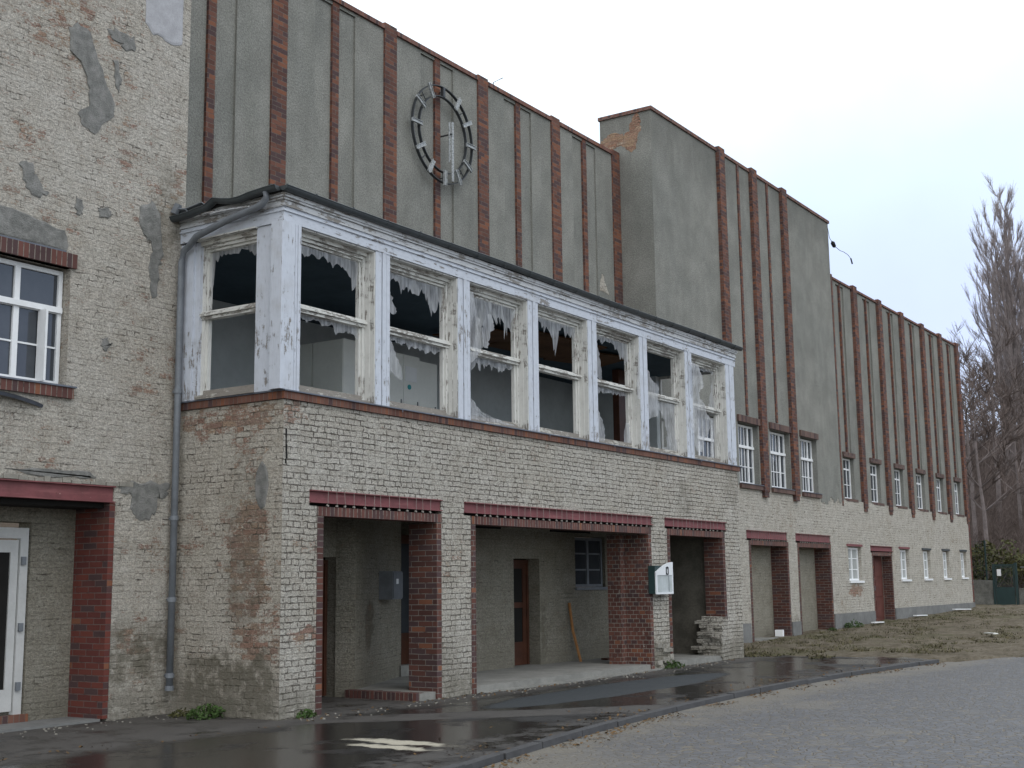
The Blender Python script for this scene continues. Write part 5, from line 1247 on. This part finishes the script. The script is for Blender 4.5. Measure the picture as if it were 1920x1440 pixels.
def poplar(x, y, z, H, width, seed, label):
    r = random.Random(seed); o = empty('poplar_tree', (x, y, z), label, 'tree', 'bare poplars')
    tr = MB(); tw = MB(); br = MB(); p = Vector((x, y, z)); n = 14; rad0 = .42
    stems = [(Vector((x, y, z)), H, .40)]
    for k in range(5):
        a = r.uniform(0, 6.28); stems.append((Vector((x+math.cos(a)*.15, y+math.sin(a)*.15, z+H*r.uniform(.10, .28))), H*r.uniform(.55, .72), .2))
    for si, (p, h, rad) in enumerate(stems):
        d = Vector((0, 0, 1)) if si == 0 else Vector((math.cos(si*1.3)*.17, math.sin(si*1.3)*.17, 1)).normalized()
        steps = int(h/1.3); st = h/steps; dst = tr if si == 0 else br
        for k in range(steps):
            t = k/steps; d = (d+Vector((r.uniform(-.05, .05), r.uniform(-.05, .05), .12))).normalized(); q = p+d*st
            twig(dst, p, q, rad*(1-t*.93), rad*(1-(t+1/steps)*.93), 8)
            if t > (.12 if si == 0 else .1):
                for _ in range(4 if si == 0 else 3):
                    a = r.uniform(0, 6.28); L = width*r.uniform(.8, 1.7)*(1-t*.62)
                    limb(br, tw, p+(q-p)*r.random(), Vector((math.cos(a)*.55, math.sin(a)*.55, 1)).normalized(), L*1.5, max(.022, rad*(1-t)*.32), r, 1, .40, .26, 7, .9, .010)
            p = q
    tr.build('trunk', M['bark'], o); br.build('branches', M['bark'], o); tw.build('twigs', M['twig'], o)
poplar(91.8, 18.6, 5.6, 22.2, 2.1, 1, 'tallest bare poplar at the right edge, its top cut through by narrow sky gaps')
poplar(96.2, 20.8, 6.4, 20.6, 2.0, 2, 'slightly lower bare poplar just left of the tallest one')
def bare_tree(x, y, z, H, seed, label, sp=.75):
    r = random.Random(seed); o = empty('bare_tree', (x, y, z), label, 'tree', 'bare trees on the wooded slope')
    tr = MB(); br = MB(); tw = MB(); p = Vector((x, y, z-.3)); d = Vector((r.uniform(-.06, .06), r.uniform(-.06, .06), 1)).normalized(); n = 7; rad = H*.014
    for k in range(n):
        t = k/n; d = (d+Vector((r.uniform(-.07, .07), r.uniform(-.07, .07), .1))).normalized(); q = p+d*(H*.8/n); twig(tr, p, q, rad*(1-t*.8), rad*(1-(t+1/n)*.8), 7)
        if k >= 2:
            for _ in range(3):
                a = r.uniform(0, 6.28); limb(br, tw, q, Vector((math.cos(a), math.sin(a), r.uniform(.4, 1.0))).normalized(), H*r.uniform(.22, .38)*(1-t*.45), rad*(1-t*.8)*.45, r, 1, .14, sp, 4, 1.1, .018)
        p = q
    tr.build('trunk', M['bark'], o); br.build('branches', M['bark'], o); tw.build('twigs', M['brush'], o)
    return o
def copy_tree(o):
    c = o.copy(); COL.objects.link(c)
    for ch in list(o.children): k = ch.copy(); COL.objects.link(k); k.parent = c
    return c
protos = [bare_tree(70, 17.2, ground_h(70, 17.2), 10.5, 11, 'bushy bare tree directly behind the far corner of the wing'),
          bare_tree(80, 18.2, ground_h(80, 18.2), 12.5, 12, 'bare tree on the slope left of the poplars'),
          bare_tree(74, 15.6, ground_h(74, 15.6), 9.5, 13, 'low bare tree below the tallest poplar'),
          bare_tree(104, 25.0, ground_h(104, 25.0), 11.5, 14, 'bare tree on the hill crest behind the wing')]
r = random.Random(21)
spots = [(66, 15.6), (78, 19.6), (84, 17.6), (88, 21.5), (93, 23.2), (98, 19.4), (102, 22.3), (108, 23.6), (112, 26.8), (116, 24.3), (120, 28), (99, 25.6), (110, 21.0), (86, 14.5), (95, 14.0), (104, 15.0), (118, 19.5), (76, 12.0), (90, 9.0), (108, 10.0), (82, 24), (94, 29), (106, 33), (70, 6.0), (100, 3.0)]
for k, (x, y) in enumerate(spots):
    src = protos[k % 4]; c = copy_tree(src); z = ground_h(x, y)
    c.location = (x, y, z); c.rotation_euler = (0, 0, r.uniform(0, 6.28)); s_ = r.uniform(.75, 1.1); c.scale = (s_, s_, s_)
    c['label'] = 'bare tree among others of its kind on the brown wooded slope'
# leafless undergrowth on the slope
mb = MB(); r = random.Random(8)
for k in range(15000):
    x = 58+r.random()**.8*64; y = x*.225+r.gauss(0, 1)*x*.045
    if r.random() < .25: y = r.uniform(-10, 40)
    z = ground_h(x, y); h = r.uniform(.5, 2.6); p = Vector((x, y, z-.1)); q = p+Vector((r.uniform(-.6, .6), r.uniform(-.6, .6), h)); twig(mb, p, q, .013, .006)
    for _ in range(2):
        m_ = p+(q-p)*r.uniform(.3, .9); twig(mb, m_, m_+Vector((r.uniform(-.7, .7), r.uniform(-.7, .7), r.uniform(.1, .8))), .009, .004)
tag(mb.build('undergrowth', M['brush']), 'leafless brown undergrowth covering the slope behind the gate', 'undergrowth', kind='stuff')
def bush(x, y, w, h, n, seed, label, mat='leaf'):
    r = random.Random(seed); z = ground_h(x, y); o = empty('bush', (x, y, z), label, 'bush', 'green bushes behind the garden wall'); mb = MB(); st = MB()
    cl = [(Vector((x+r.gauss(0, .4)*w*.5, y+r.gauss(0, .5)*w, z+h*r.uniform(.25, .9))), r.uniform(.3, .6)) for _ in range(16)]
    for k in range(n):
        c_, rr = r.choice(cl); v = Vector((r.gauss(0, 1), r.gauss(0, 1), r.gauss(0, 1))).normalized()*rr*r.uniform(.5, 1.1); p = c_+v
        u = Vector((r.uniform(-1, 1), r.uniform(-1, 1), r.uniform(-1, 1))).normalized()*r.uniform(.05, .11); t = u.cross(Vector((r.uniform(-1, 1), r.uniform(-1, 1), r.uniform(-1, 1)))).normalized()*u.length*.6
        mb.poly([p-u, p-t, p+u, p+t])
    for c_, rr in cl: twig(st, Vector((x, y, z-.1)), c_, .03, .012)
    mb.build('foliage', M[mat], o); st.build('stem', M['bark'], o)
bush(58.6, 14.0, 1.2, 2.7, 1100, 1, 'ivy-green bush touching the far corner of the wing')
bush(59.6, 12.7, 1.2, 2.1, 800, 2, 'green bush behind the gate')
bush(61.5, 13.9, 1.4, 2.3, 900, 3, 'green bush higher up between its two neighbours')
bush(59.0, 11.2, 1.3, 1.8, 700, 4, 'low green bush right of the gate')
bush(59.5, 15.4, 1.3, 2.6, 1300, 5, 'green bush hidden mostly behind the wing corner')
bush(59.0, 8.5, 1.6, 1.9, 800, 6, 'green bush beyond the thin rail')
